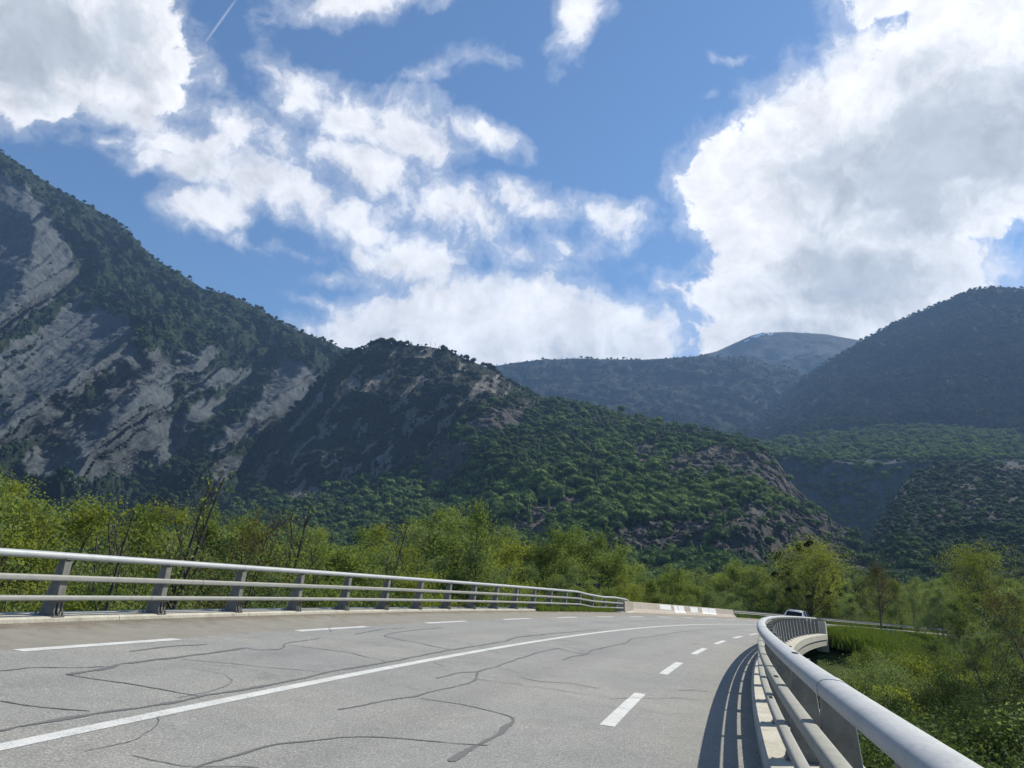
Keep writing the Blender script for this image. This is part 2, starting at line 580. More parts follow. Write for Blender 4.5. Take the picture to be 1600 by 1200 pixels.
def ellipse(c, h, w, t, n=20):
    out = []
    for k in range(n):
        a = 2 * math.pi * k / n
        ca, sa = math.cos(a), math.sin(a)
        out.append((c + w / 2 * math.copysign(abs(ca) ** .8, ca), h + t / 2 * math.copysign(abs(sa) ** .8, sa)))
    return out


ar = lambda a, b, st: list(np.arange(a, b, st)) + [b]

# road sheet
road_s = np.array(ar(-30, 225, .5)); road_o = np.array([-5.74, -5.4, -5, -4.5, -4, -3.76, -3, -2, -1, 0, 1, 2, 3, 3.78, 4.5, 5, 5.54])
lift = np.where(road_o < -4.2, (-4.2 - road_o) / 1.54 * .07, 0)
gs, go = np.meshgrid(road_s, road_o, indexing='ij')
RV = PT(gs, go, np.broadcast_to(lift, gs.shape)).reshape(-1, 3)
nn = len(road_o); idx = np.arange(len(road_s) * nn).reshape(len(road_s), nn)
RF = np.stack([idx[:-1, :-1], idx[:-1, 1:], idx[1:, 1:], idx[1:, :-1]], -1).reshape(-1, 4)
road = mesh_np('road', RV, RF, [MAT['asphalt']], smooth=True, attrs={'off': go.ravel(), 'along': gs.ravel()})
tag(road, kind='structure')


def strip(name, s0, s1, oc, w, mat, parent, h=.004):
    ss = ar(s0, s1, .4) if s1 - s0 > 1 else [s0, (s0 + s1) / 2, s1]
    V = []; F = []
    for i, s in enumerate(ss):
        V += [tuple(PT(s, oc - w / 2, h)), tuple(PT(s, oc + w / 2, h))]
        if i: F.append((2 * i - 2, 2 * i - 1, 2 * i + 1, 2 * i))
    mb = MB(); mb.add(V, F)
    return mb.build(name, MAT[mat], parent)


strip('centre_line', -30, 220, 0, .17, 'road_paint', road)
for k in range(-6, 24):
    strip('edge_dash', 10.067 + 6.866 * k, 13.195 + 6.866 * k, -3.76, .2, 'road_paint', road)
for k in range(-6, 24):
    strip('lane_dash', 11.306 + 7.243 * k, 14.852 + 7.243 * k, 3.82, .18, 'road_paint', road)


def un(u, v, h=0.):
    """photo point -> (s, off) on the deck"""
    d = ray(u, v)
    s, o = 12., 0.
    for _ in range(60):
        def f(s, o):
            q = CAMM.to_3x3().transposed() @ (P1(s, o, h) - Vector((0, 0, ZC)))
            return np.array([800 + FPX * q.x / -q.z, 600 - FPX * q.y / -q.z])
        r = f(s, o) - (u, v)
        a = (f(s + .01, o) - f(s, o)) / .01; b = (f(s, o + .01) - f(s, o)) / .01
        dl = np.linalg.solve(np.stack([a, b], 1), -r)
        dl = np.clip(dl, -4, 4)
        s += dl[0]; o += dl[1]
        s = max(s, 3)
    return s, o


# sealed cracks of the worn deck, (pixel chain, width)
SEALS = [
    ([(103, 1054), (125, 1052), (156, 1047), (175, 1042), (187, 1038), (234, 1032), (281, 1027), (328, 1021), (384, 1012.5)], .1),
    ([(0, 1049), (47, 1043), (125, 1044), (165, 1041.5)], .05),
    ([(103, 1054), (187, 1067), (250, 1077.5), (300, 1086), (316, 1088)], .035),
    ([(0, 1144), (62, 1131), (125, 1119), (162, 1112), (219, 1107), (269, 1098), (312, 1089), (344, 1083), (406, 1073), (453, 1064), (519, 1049), (609, 1034), (703, 1016), (766, 1006), (791, 1001.5), (806, 996), (875, 989), (937, 984)], .085),
    ([(0, 1095), (31, 1100), (78, 1106), (140, 1112)], .045),
    ([(203, 1018), (266, 1010), (325, 1007)], .06),
    ([(281, 1030), (344, 1035), (406, 1042), (470, 1047), (500, 1050)], .025),
    ([(384, 1012), (406, 1016), (437, 1015), (445, 1011), (441, 1007), (450, 1005), (500, 997.5)], .04),
    ([(450, 1008), (500, 1014), (547, 1020), (602, 1034)], .03),
    ([(555, 991), (594, 984), (634, 981)], .05),
    ([(691, 981), (656, 984), (625, 987.5), (606, 991), (601.5, 994.5), (612, 997.5), (656, 1005), (706, 1016)], .05),
    ([(528, 1109), (562, 1103), (609, 1094), (650, 1088), (687, 1078), (731, 1069), (747, 1059), (745, 1050)], .05),
    ([(681, 1060), (719, 1051), (745, 1050), (775, 1042), (800, 1033), (844, 1019), (872, 1013), (890, 1018), (916, 1023)], .05),
    ([(880, 1031), (894, 1026), (916, 1023), (925, 1016), (953, 1010), (978, 1005), (987, 998), (1020, 994.5), (1045, 990), (1075, 986), (1110, 982.5)], .06),
    ([(655, 1091), (719, 1100), (794, 1118), (801, 1120.5)], .03),
    ([(801, 1120.5), (797, 1131), (781, 1147), (759, 1159), (737, 1169), (722, 1178), (705, 1192)], .07),
    ([(300, 1203), (350, 1186), (430, 1164), (500, 1156), (537, 1151.5), (581, 1151.5), (640, 1155), (719, 1164), (765, 1165.6)], .035),
    ([(1000, 967), (1012, 968.5), (1031, 970), (1050, 972), (1070, 974), (1087, 975.6), (1112, 978), (1131, 980), (1147, 982), (1172, 985)], .08),
    ([(812, 1059), (844, 1065), (891, 1068), (937, 1076)], .03),
    ([(1060, 1079), (1085, 1078), (1110, 1082)], .03),
]
rng = np.random.RandomState(3)
hair = []
for k in range(26):
    q = [(rng.uniform(6, 34), rng.uniform(-3.4, 3.6))]; a = rng.choice([0.0, 1.4, -.9]) + .4 * rng.randn()
    for _ in range(rng.randint(3, 7)):
        a += .55 * rng.randn(); q.append((q[-1][0] + .5 * math.cos(a), q[-1][1] + .5 * math.sin(a)))
    hair.append((q, .013 + .01 * rng.rand()))
for chain, w in SEALS + hair:
    q = np.array([un(a, b) for a, b in chain]) if chain[0][0] > 60 or chain[0][0] == 0 or len(chain) and chain[0][1] > 900 else np.array(chain)
    # densify and roughen
    t = np.r_[0, np.cumsum(np.hypot(*np.diff(q, axis=0).T))]
    m = max(6, int(t[-1] / .045)); tt = np.linspace(0, t[-1], m)
    qq = np.stack([np.interp(tt, t, q[:, k]) for k in (0, 1)], 1)
    for _ in range(3): qq[1:-1] = (qq[:-2] + qq[1:-1] * 2 + qq[2:]) / 4
    qq += np.stack([perlin(np.stack([tt * 1.7, tt * 0 + w * 99, tt * 0 + k * 9], -1)) for k in (0, 1)], 1) * .035 + rng.randn(m, 2) * .004
    d = np.gradient(qq, axis=0); nrm = np.stack([-d[:, 1], d[:, 0]], 1); nrm /= np.linalg.norm(nrm, axis=1, keepdims=True)
    ww = .78 * w / 2 * np.clip(1 + .7 * perlin(np.stack([tt * 2.2, tt * 0 + w * 50, tt * 0], -1)) + .35 * perlin(np.stack([tt * 9, tt * 0 + w * 31, tt * 0 + 4], -1)) + .12 * rng.randn(m), .12, 2.2)
    ww[0] = ww[-1] = .004
    A = qq + nrm * ww[:, None]; B = qq - nrm * ww[:, None]
    V = np.stack([PT(A[:, 0], A[:, 1], .0055), PT(B[:, 0], B[:, 1], .0055)], 1).reshape(-1, 3)
    F = [(2 * i, 2 * i + 1, 2 * i + 3, 2 * i + 2) for i in range(m - 1)]
    mesh_np('crack_seal', V, F, [MAT['bitumen']], road)

# ------------------------------------------------------------------ the bridge itself
bridge = empty('bridge', P1(30, 0, -1))
bridge.location = (0, 0, 0)
tag(bridge, 'curved concrete viaduct carrying the road between the two steel railings', 'bridge')
DK = ar(-30, 66.6, .8)
sweep('deck', [(-6.3, -.05), (6.4, -.05), (6.3, -.4), (-6.2, -.4)], DK, 'concrete', bridge)
JN = 4.0
for side in (1, -1):
    s = -30.0; k = 0
    while s < 66:
        e = min(s + JN, 66.2) - .015
        if side > 0:
            sweep('kerb_block', [(5.54, -.05), (5.545, .12), (5.57, .15), (6.5, .15), (6.53, .12), (6.53, -.2), (6.4, -.2), (6.4, -.05)], ar(s, e, .8), 'concrete_light', bridge)
            sweep('fascia_panel', [(6.405, -.235), (6.47, -.235), (6.47, -.62), (6.3, -.62), (6.3, -.41), (6.405, -.41)], ar(s, e, .8), 'concrete', bridge)
        else:
            f = (lambda s: (0, -.1 * min(1, max(0, (s - 45) / 8))))
            sweep('kerb_block', [(-5.74, -.05), (-5.745, .125), (-5.77, .15), (-6.5, .15), (-6.53, .12), (-6.53, -.25), (-6.31, -.25), (-6.31, -.04)], ar(s, e, .8), 'concrete_light', bridge, offs=f)
        s += JN; k += 1
for o in (-3.8, 0, 3.8):
    sweep('girder', [(o - .3, -.405), (o + .3, -.405), (o + .3, -.45), (o + .03, -.48), (o + .03, -1.7), (o + .3, -1.74), (o + .3, -1.78), (o - .3, -1.78), (o - .3, -1.74), (o - .03, -1.7), (o - .03, -.48), (o - .3, -.45)], DK, 'steel_beam', bridge)
for s in (2, 32):
    for o in (-3.8, 3.8):
        mb = MB()
        c = P1(s, o, -1.79); mb.tube([(c.x, c.y, -1.5), (c.x, c.y, c.z)], .6, 20)
        mb.build('pier', MAT['concrete'], bridge)
mb = MB()
T = lambda p: tuple(PT(p[0], p[1], 0) * np.array([1, 1, 0]) + np.array([0, 0, p[2]]))
zt = float(PT(65.5, 0, -1.8)[2])
mb.box((64.6, -6.3, -1.5), (67.0, 6.35, zt - .75), 0, T)
mb.build('abutment', MAT['concrete_light'], bridge)
# end block of the inner parapet
mb = MB()
a = [(5.72, -1.1), (5.75, .98), (5.79, 1.02), (6.36, 1.02), (6.42, .98), (6.52, -1.1)]
mb.loft([[tuple(PT(s, o, h)) for o, h in a] for s in (66.25, 66.9)])
o = mb.build('end_block', MAT['concrete_light'], bridge, bevel=.02)
mb = MB()
mb.loft([[tuple(PT(s, o, h)) for o, h in ((5.5, -.3), (5.52, hh), (5.72, hh), (5.9, -.3))] for s, hh in ((66.2, .9), (68, .86), (70.5, .8), (73, .75))])
mb.build('end_wall', MAT['concrete_warm'], bridge, bevel=.02)


# ------------------------------------------------------------------ bridge railings
def post_mesh(side, tall=1.0):
    tb, tt = (.33, .15) if side > 0 else (.30, .11)
    return _post_mesh(tb, tt, tall)


def _post_mesh(tb, tt, tall):
    """U-shaped post in local axes: x across (away from the road), y along, z up; foot at the origin"""
    mb = MB()
    hh = .945 * tall
    # front plate with cut-outs at the foot
    mb.box((0, -.075, .26), (.012, .075, hh - .02))
    mb.box((.03, -.072, .262), (.042, .072, .50))
    for y0, y1, y2, y3 in ((-.105, -.085, -.075, -.055), (-.012, .012, -.03, .03), (.085, .105, .055, .075)):
        V = [(-.02, y0, .01), (-.02, y1, .01), (0, y3, .27), (0, y2, .27), (-.008, y0, .01), (-.008, y1, .01), (.012, y3, .27), (.012, y2, .27)]
        mb.add(V, [(0, 1, 2, 3), (7, 6, 5, 4), (0, 4, 5, 1), (1, 5, 6, 2), (2, 6, 7, 3), (3, 7, 4, 0)])
    mb.box((-.03, -.11, .235), (-.005, .11, .262))
    # tapered side webs
    for y in (-.075, .063):
        pr = [(.012, .012), (tb, .012), (tb - .02, .14), (tt + .03, hh * .93), (tt, hh), (.012, hh)]
        n = len(pr)
        V = [(x, y, z) for x, z in pr] + [(x, y + .012, z) for x, z in pr]
        mb.add(V, [tuple(range(n)), tuple(range(n, 2 * n))[::-1]] + [(i, (i + 1) % n, (i + 1) % n + n, i + n) for i in range(n)])
    return mb


def flange_mesh(side):
    tb, tt = (.33, .15) if side > 0 else (.30, .11)
    hh = .945
    mb = MB()
    for y in (-.075, .045):
        V = [(tb, y, .012), (tb + .005, y + .03, .012), (tt + .033, y + .03, hh * .93), (tt + .028, y, hh * .93)]
        V2 = [(x + .008, yy, z) for x, yy, z in V]
        mb.add(V + V2, [(0, 1, 2, 3), (7, 6, 5, 4), (0, 4, 5, 1), (1, 5, 6, 2), (2, 6, 7, 3), (3, 7, 4, 0)])
    return mb


def saddle_mesh(tall, side=1):
    mb = MB()
    hh = .945 * tall
    mb.box((-.02, -.055, hh + .002), (.17 if side > 0 else .12, .07, hh + .012))
    return mb


def foot_mesh():
    mb = MB()
    mb.box((-.05, -.13, 0), (.44, .13, .011))
    for x in (-.03, .36):
        for y in (-.09, 0, .09):
            mb.tube([(x, y, .01), (x, y, .045)], .014, 6)
            mb.tube([(x, y, .04), (x, y, .075)], .008, 6)
    return mb


def railing(name, side, ss, s_lo, s_hi, label, drop=None):
    root = empty(name)
    tag(root, label, 'bridge railing')
    first = None
    for s in ss:
        do, dh = drop(s) if drop else (0, 0)
        base_h = .15 + (-.1 * min(1, max(0, (s - 45) / 8)) if side < 0 else 0)
        p = P1(s, side * 5.80, base_h)
        if first is None:
            po = post_mesh(side).build('post', MAT['post_steel'], root)
            sa = saddle_mesh(1, side).build('saddle', MAT['post_steel'], po)
            fo = foot_mesh().build('base_plate', MAT['post_steel'], po)
            fl = flange_mesh(side).build('outer_flange', MAT['galvanised_top'], po)
            first = (po, sa, fo, fl)
        else:
            po = first[0].copy(); SC.collection.objects.link(po); po.parent = root
            for c in first[1:]:
                c2 = c.copy(); SC.collection.objects.link(c2); c2.parent = po
        po.location = p
        th = heading(s)
        ang = -th if side > 0 else -th + math.pi
        po.rotation_euler = (0, 0, ang)
        bk = B0 + B1 * s
        tilt = math.atan(bk)
        # lean with the banked deck
        po.rotation_euler = (Matrix.Rotation(-th, 4, 'Z') @ Matrix.Rotation(tilt, 4, 'Y') @ (Matrix.Identity(4) if side > 0 else Matrix.Rotation(math.pi, 4, 'Z'))).to_euler()
        if dh < -.05:
            po.scale = (1, 1, 1 + dh * .95)
    return root


SX = lambda lst, side: [(side * a, b) for a, b in lst]


def rails(root, side, s_lo, s_hi, splices, drops=(None, None, None)):
    specs = [('top_rail', ellipse(5.79, 1.16, .185, .12), 'galvanised_top', 0), ('middle_rail', rrect(5.70, 5.81, .74, .84, .025), 'galvanised', 1), ('lower_rail', rrect(5.68, 5.78, .42, .505, .025), 'galvanised', 2)]
    for nm, sec, mt, k in specs:
        sec = SX(sec, side)
        cuts = [s_lo] + splices[k] + [s_hi]
        for a, b in zip(cuts[:-1], cuts[1:]):
            o = sweep(nm, sec, ar(a, b - .012, .5), mt, root, smooth=True, offs=drops[k])
            es = o.modifiers.new('edges', 'EDGE_SPLIT'); es.split_angle = R(50)


right = railing('bridge_railing', 1, [10.084 + 2.5 * k for k in range(-4, 23)], -5, 66,
                'grey three rail steel railing curving along the inner right edge of the bridge')
rails(right, 1, -6, 65.9, [[6.4, 16.4, 28.9, 41.4, 53.9], [3.5, 11.6, 21.6, 31.6, 41.6, 51.6], [1.5, 9.3, 21.6, 31.6, 41.6, 51.6]])


for s0 in (6.4, 16.4, 28.9, 41.4):
    sweep('rail_sleeve', ellipse(5.79, 1.16, .192, .127), ar(s0 - .14, s0 + .14, .14), 'galvanised_top', right, smooth=True)


def drop_fn(pts):
    xs = [a for a, b in pts]; ys = [b for a, b in pts]
    return lambda s: (0, float(np.interp(s, xs, ys)))


dt = drop_fn([(47, 0), (49, -.1), (52, -.2), (54.8, -.17), (57.3, -.25), (57.7, -.33), (58.2, -.75)])
dm = drop_fn([(47, 0), (48.5, -.06), (50.2, -.12), (58, -.16)])
dl = drop_fn([(47.5, 0), (50, -.14), (58, -.12)])
left = railing('bridge_railing', -1, [12.6245 + 2.5 * k for k in range(-4, 18)], -5, 58,
               'grey three rail steel railing along the outer left edge, ending at the concrete barrier', drop=dt)
rails(left, -1, -6, 58.2, [[17.6, 30.1, 42.6], [16.2, 28.7, 41.2], [14.7, 27.2, 39.7]], (dt, dm, dl))

# joint bolts seen on the nearest rails
mb = MB()
for s, o_, h in ((8.7, 5.80, 1.2195), (10.9, 5.755, .8415), (12.0, 5.73, .5065)):
    for k in (-1, 1):
        q = lambda p: tuple(PT(s + p[0], o_ + p[1], h + p[2]))
        mb.box((-.11 + k * .0, -.02, 0), (.11, .02, .004), 0, q)
mb.build('joint_plate', MAT['dark_joint'], right)

# ------------------------------------------------------------------ concrete safety barrier, white panels, guard rail
bar = empty('concrete_barrier')
tag(bar, 'low concrete barrier with worn white panels, between railing end and steel guard rail', 'barrier')
prof = [(-5.50, -.15), (-5.50, .07), (-5.53, .09), (-5.74, .33), (-5.83, .76), (-5.85, .78), (-6.02, .78), (-6.05, .76), (-6.13, .33), (-6.34, .07), (-6.34, -.15)]
s = 58.35
while s < 87.4:
    e = min(s + 5.8, 87.5)
    sweep('wall_section', prof, ar(s, e - .02, .7), 'concrete_warm', bar)
    s += 5.8
# sloping foot at the railing end
mb = MB()
rings = []
for s, hh in ((53.8, -.02), (55.5, .05), (56.6, .12), (58.33, .32)):
    rings.append([tuple(PT(s, o, h)) for o, h in ((-5.5, -.15), (-5.52, max(hh * .3, -.03)), (-5.74, hh), (-6.13, hh), (-6.34, -.15))])
mb.loft(rings)
mb.build('sloped_foot', MAT['concrete_light'], bar)
mb = MB()
mb.box((56.4, -5.62, .02), (58.33, -6.12, .80), 0, lambda p: tuple(PT(*p)))
mb.build('end_block', MAT['concrete_warm'], bar, bevel=.02)


def barrier_patch(s0, s1, h0, h1, ragged, parent):
    fo = lambda h: np.interp(h, [.07, .09, .33, .76], [-5.50, -5.53, -5.74, -5.83])
    n = 14; V = []; F = []
    rr = np.random.RandomState(int(s0 * 10))
    hs = np.unique(np.r_[np.linspace(h0, h1, 7), np.clip(.33, h0, h1)])
    for i in range(n + 1):
        s = s0 + (s1 - s0) * i / n
        lo = h0 + (rr.rand() * .05 * ragged)
        for j, h in enumerate(hs):
            h = max(h, lo)
            V.append(tuple(PT(s + .02 * rr.randn() * (i in (0, n)), fo(h) + .006, h + .002)))
    m = len(hs)
    for i in range(n):
        for j in range(m - 1):
            a = i * m + j
            F.append((a, a + m, a + m + 1, a + 1))
    mb = MB(); mb.add(V, F)
    return mb.build('white_panel', MAT['white_panel'], parent)


for s0, s1, h0, h1 in ((65.7, 68.7, .34, .75), (69.5, 70.6, .16, .75), (70.75, 72.4, .17, .75), (74.2, 76.4, .29, .73), (77.6, 79.7, .21, .74), (79.78, 81.9, .2, .74)):
    barrier_patch(s0, s1, h0, h1, 1.5, bar)

gr = empty('guard_rail')
tag(gr, 'galvanised corrugated guard rail on the outer side beyond the barrier, dropping away to the right', 'guard rail')
wp = [(0, .50), (-.03, .52), (-.065, .56), (-.065, .58), (-.01, .62), (-.01, .68), (-.065, .72), (-.065, .745), (-.03, .785), (0, .81)]
sec = [(-5.72 + .0 - (a + .065) * -1 - .0, h) for a, h in wp]
sec = [(-5.74 - a * -1, h) for a, h in wp] + [(-5.745 + a - .0, h) for a, h in wp[::-1]]
s = 87.6
while s < 215:
    sweep('beam', sec, ar(s, s + 3.97, 1.0), 'galvanised', gr)
    s += 4
for s in np.arange(88.4, 215, 4.0):
    mb = MB()
    mb.box((s - .05, -5.84, -.5), (s + .05, -5.95, .76), 0, lambda p: tuple(PT(*p)))
    mb.box((s - .05, -5.77, .58), (s + .05, -5.84, .72), 0, lambda p: tuple(PT(*p)))
    mb.build('post', MAT['galvanised'], gr)

# ------------------------------------------------------------------ foliage materials
def foliage_mat(name, stops, trans=.35, attr='INSTANCER', use_lv=True, rough=.55):
    m = bpy.data.materials.new(name); m.use_nodes = True; MAT[name] = m
    g = N(m.node_tree)
    out = g.a('ShaderNodeOutputMaterial')
    P = geo_pos(g)
    if attr == 'INSTANCER':
        t = g.a('ShaderNodeAttribute', attribute_name='tint', attribute_type='INSTANCER').outputs['Fac']
    else:
        t = g.a('ShaderNodeObjectInfo').outputs['Random']
    f = t
    if use_lv:
        lv = g.a('ShaderNodeAttribute', attribute_name='lv').outputs['Fac']
        f = g.math('ADD', g.math('MULTIPLY', t, .8 if attr == 'INSTANCER' else .35), g.math('MULTIPLY', lv, .22 if attr == 'INSTANCER' else .65), clamp=True)
    c = g.ramp(f, stops)
    d = g.a('ShaderNodeBsdfPrincipled')
    d.inputs['Roughness'].default_value = .8
    d.inputs['Specular IOR Level'].default_value = .08
    g.l(c, d.inputs['Base Color'])
    tr = g.a('ShaderNodeBsdfTranslucent')
    g.l(g.mix(1.0, c, (1.15, 1.12, .62), 'MULTIPLY'), tr.inputs['Color'])
    mx = g.a('ShaderNodeMixShader'); mx.inputs[0].default_value = trans
    g.l(d.outputs[0], mx.inputs[1]); g.l(tr.outputs[0], mx.inputs[2]); g.l(mx.outputs[0], out.inputs[0])
    return m


foliage_mat('wood_leaf', [(0, (.012, .026, .017)), (.3, (.028, .055, .024)), (.6, (.085, .138, .038)), (.85, (.15, .215, .055)), (1, (.205, .27, .07))], .22)
foliage_mat('leaf_young', [(0, (.08, .122, .035)), (.5, (.17, .232, .068)), (1, (.28, .34, .115))], .5, 'OBJ')
foliage_mat('leaf_grey', [(0, (.095, .145, .06)), (.5, (.18, .245, .105)), (1, (.28, .35, .16))], .48, 'OBJ')
foliage_mat('leaf_yellow', [(0, (.13, .165, .035)), (.5, (.23, .27, .055)), (1, (.34, .37, .09))], .5, 'OBJ')
foliage_mat('leaf_brown', [(0, (.07, .055, .02)), (.5, (.13, .11, .035)), (1, (.19, .18, .05))], .3, 'OBJ')
foliage_mat('leaf_dark', [(0, (.024, .045, .018)), (.5, (.052, .088, .03)), (1, (.12, .175, .06))], .3, 'OBJ')
foliage_mat('leaf_mid', [(0, (.035, .06, .022)), (.5, (.085, .13, .045)), (1, (.22, .28, .11))], .35, 'OBJ')
foliage_mat('mistletoe_leaf', [(0, (.014, .022, .006)), (1, (.035, .05, .012))], .2, 'OBJ')
foliage_mat('grass_blade', [(0, (.06, .11, .024)), (.5, (.11, .17, .035)), (1, (.19, .24, .06))], .4, 'INSTANCER')
m, g, p, o = material('bark', rough=.9, spec=.2)
n = g.noise(geo_pos(g), 9, 5, .7)
g.l(g.ramp(n.outputs['Fac'], [(.3, (.035, .03, .022)), (.7, (.13, .115, .09))]), p.inputs['Base Color'])
m, g, p, o = material('bark_pale', rough=.85, spec=.2)
n = g.noise(geo_pos(g), 9, 5, .7)
g.l(g.ramp(n.outputs['Fac'], [(.3, (.08, .075, .06)), (.7, (.26, .25, .21))]), p.inputs['Base Color'])


def leaf_quads(C, size, rng, flat=.0, aspect=.62):
    """rhombic leaves at the points C; returns V, F"""
    n = len(C)
    a = rng.normal(size=(n, 3)); a /= np.linalg.norm(a, axis=1, keepdims=True)
    b = rng.normal(size=(n, 3)); b -= (b * a).sum(1, keepdims=True) * a; b /= np.linalg.norm(b, axis=1, keepdims=True)
    s = size * (.6 + .8 * rng.rand(n, 1))
    V = np.stack([C - a * s * .5, C + b * s * .5 * aspect, C + a * s * .5, C - b * s * .5 * aspect], 1).reshape(-1, 3)
    F = np.arange(4 * n).reshape(n, 4)
    return V, F


# ------------------------------------------------------------------ ground
def road_dist(X, Y):
    """nearest s and signed offset for plan positions (coarse, vectorised)"""
    ss = np.arange(-30, 225, 1.5)
    cx = np.interp(ss, S_, _x); cy = np.interp(ss, S_, _y)
    Xf, Yf = X.ravel(), Y.ravel()
    bs = np.zeros(len(Xf)); bo = np.full(len(Xf), 1e9)
    for i0 in range(0, len(Xf), 20000):
        d = (Xf[i0:i0 + 20000, None] - cx) ** 2 + (Yf[i0:i0 + 20000, None] - cy) ** 2
        j = d.argmin(1)
        bs[i0:i0 + 20000] = ss[j]
        t = np.interp(ss[j], S_, _th)
        ox = Xf[i0:i0 + 20000] - cx[j]; oy = Yf[i0:i0 + 20000] - cy[j]
        o = ox * np.cos(t) - oy * np.sin(t)
        bo[i0:i0 + 20000] = np.sign(o) * np.sqrt(d[np.arange(len(j)), j])
    return bs.reshape(X.shape), bo.reshape(X.shape)


def ground_z(X, Y):
    X = np.asarray(X, float); Y = np.asarray(Y, float)
    P = np.stack([X, Y, X * 0], -1)
    base = .2 + .7 * fbm(P / 22., 3) + .25 * fbm(P / 5., 3)
    near = np.hypot(X, Y) < 330
    z = base.copy()
    if near.any():
        s, o = road_dist(X[near], Y[near])
        rz = PT(s, np.clip(o, -6.5, 6.5), -.42)[..., 2]
        emb = rz - np.maximum(0, np.abs(o) - 7.2) / np.where(o > 0, 3.4, 1.9)
        # the embankment begins at the abutment
        emb = emb - np.maximum(0, 68 - s) / 2.2
        zb = base[near]
        k = 1.2
        z[near] = np.where(emb > zb - k, np.maximum(emb + .12 * fbm(P[near] / 1.5, 3) * (np.abs(o) > 7.2), zb), zb)
    return z


rr_ = np.r_[0.5, np.geomspace(3, 260, 150), np.geomspace(275, 15000, 50)]
az_ = np.linspace(-math.pi, math.pi, 901)[:-1]
RRg, AZg = np.meshgrid(rr_, az_, indexing='ij')
GX, GY = RRg * np.sin(AZg), RRg * np.cos(AZg)
GZ = ground_z(GX, GY)
na = len(az_); idx = np.arange(len(rr_) * na).reshape(len(rr_), na)
F = np.stack([idx[:-1], np.roll(idx, -1, 1)[:-1], np.roll(idx, -1, 1)[1:], idx[1:]], -1).reshape(-1, 4)[:, ::-1]
m, g, p, o = material('meadow', rough=.95, spec=.15)
P = geo_pos(g)
n1 = g.noise(P, .12, 6, .65); n2 = g.noise(P, 1.4, 6, .7)
c = g.ramp(n1.outputs['Fac'], [(.3, (.035, .055, .016)), (.5, (.055, .095, .022)), (.7, (.09, .105, .035))])
c = g.mix(1.0, c, g.ramp(n2.outputs['Fac'], [(.3, (.55, .55, .5)), (.7, (1.25, 1.25, 1.2))]), 'MULTIPLY')
g.l(c, p.inputs['Base Color'])
bump(g, p, n2.outputs['Fac'], .8, .3)
gnd = mesh_np('ground', np.stack([GX, GY, GZ], -1).reshape(-1, 3), F, [MAT['meadow']], smooth=True)
tag(gnd, kind='structure')


# ------------------------------------------------------------------ mountains
def hillside_mat(name, rock_a, rock_b, soil_a, soil_b, strata):
    m, g, p, o = material(name, rough=.95, spec=.12)
    P = geo_pos(g)
    rk = g.a('ShaderNodeAttribute', attribute_name='rock').outputs['Fac']
    gr_ = g.a('ShaderNodeAttribute', attribute_name='scree').outputs['Fac']
    n1 = g.noise(P, .012, 8, .68)
    n2 = g.noise(P, .05, 8, .72)
    mp = g.a('ShaderNodeMapping')
    mp.inputs['Rotation'].default_value = strata
    mp.inputs['Scale'].default_value = (.16, .012, .03)
    g.l(P, mp.inputs[0])
    n3 = g.noise(mp.outputs[0], 1.0, 7, .65, .6)
    rock = g.ramp(g.math('ADD', g.math('MULTIPLY', n2.outputs['Fac'], .55), g.math('MULTIPLY', n3.outputs['Fac'], .45)), [(.30, (.05, .052, .05)), (.41, rock_a), (.62, rock_b)])
    soil = g.ramp(n2.outputs['Fac'], [(.3, soil_a), (.7, soil_b)])
    crk = g.noise(mp.outputs[0], 3.2, 6, .7, .3, 'RIDGED_MULTIFRACTAL')
    crk2 = g.noise(P, .035, 7, .75, 0, 'RIDGED_MULTIFRACTAL')
    rock = g.mix(1.0, rock, g.ramp(crk.outputs['Fac'], [(.25, (1.12, 1.12, 1.1)), (.9, (.72, .73, .75))]), 'MULTIPLY')
    rock = g.mix(1.0, rock, g.ramp(crk2.outputs['Fac'], [(.3, (1.15, 1.14, 1.1)), (.85, (.6, .62, .65))]), 'MULTIPLY')
    scree = g.ramp(n2.outputs['Fac'], [(.3, (.05, .048, .042)), (.7, (.135, .126, .11))])
    jag = g.math('MULTIPLY', g.math('SUBTRACT', n2.outputs['Fac'], .5), 1.2)
    c = g.mix(g.maprange(g.math('ADD', gr_, jag), .35, .65), soil, scree)
    c = g.mix(g.maprange(g.math('ADD', rk, jag), .35, .65), c, rock)
    g.l(c, p.inputs['Base Color'])
    h = g.math('ADD', g.math('MULTIPLY', crk2.outputs['Fac'], -.5), n2.outputs['Fac'])
    h = g.math('ADD', h, g.math('MULTIPLY', n3.outputs['Fac'], .8))
    h0 = g.math('ADD', n2.outputs['Fac'], g.math('MULTIPLY', n3.outputs['Fac'], .8))
    bump(g, p, h, .9, 9.0)
    return m


hillside_mat('mountain_rock', (.052, .060, .067), (.098, .108, .117), (.016, .028, .016), (.035, .05, .024), (.3, .5, .6))
hillside_mat('hill_rock', (.09, .085, .075), (.19, .175, .155), (.018, .026, .017), (.042, .048, .03), (.2, .3, 1.2))
hillside_mat('far_rock', (.07, .07, .06), (.12, .115, .10), (.012, .02, .014), (.03, .04, .025), (.2, .3, 1.2))


def pip(U, V, poly):
    ins = np.zeros(U.shape, bool)
    n = len(poly)
    for i in range(n):
        x0, y0 = poly[i]; x1, y1 = poly[(i + 1) % n]
        if y0 == y1: continue
        c = (y0 > V) != (y1 > V)
        xi = (x1 - x0) * (V - y0) / (y1 - y0) + x0
        ins ^= c & (U < xi)
    return ins


def warp(U, V, amp=14, f=38.):
    P = np.stack([U / f, V / f, U * 0], -1)
    return U + amp * fbm(P, 3), V + amp * fbm(P + 31.7, 3)


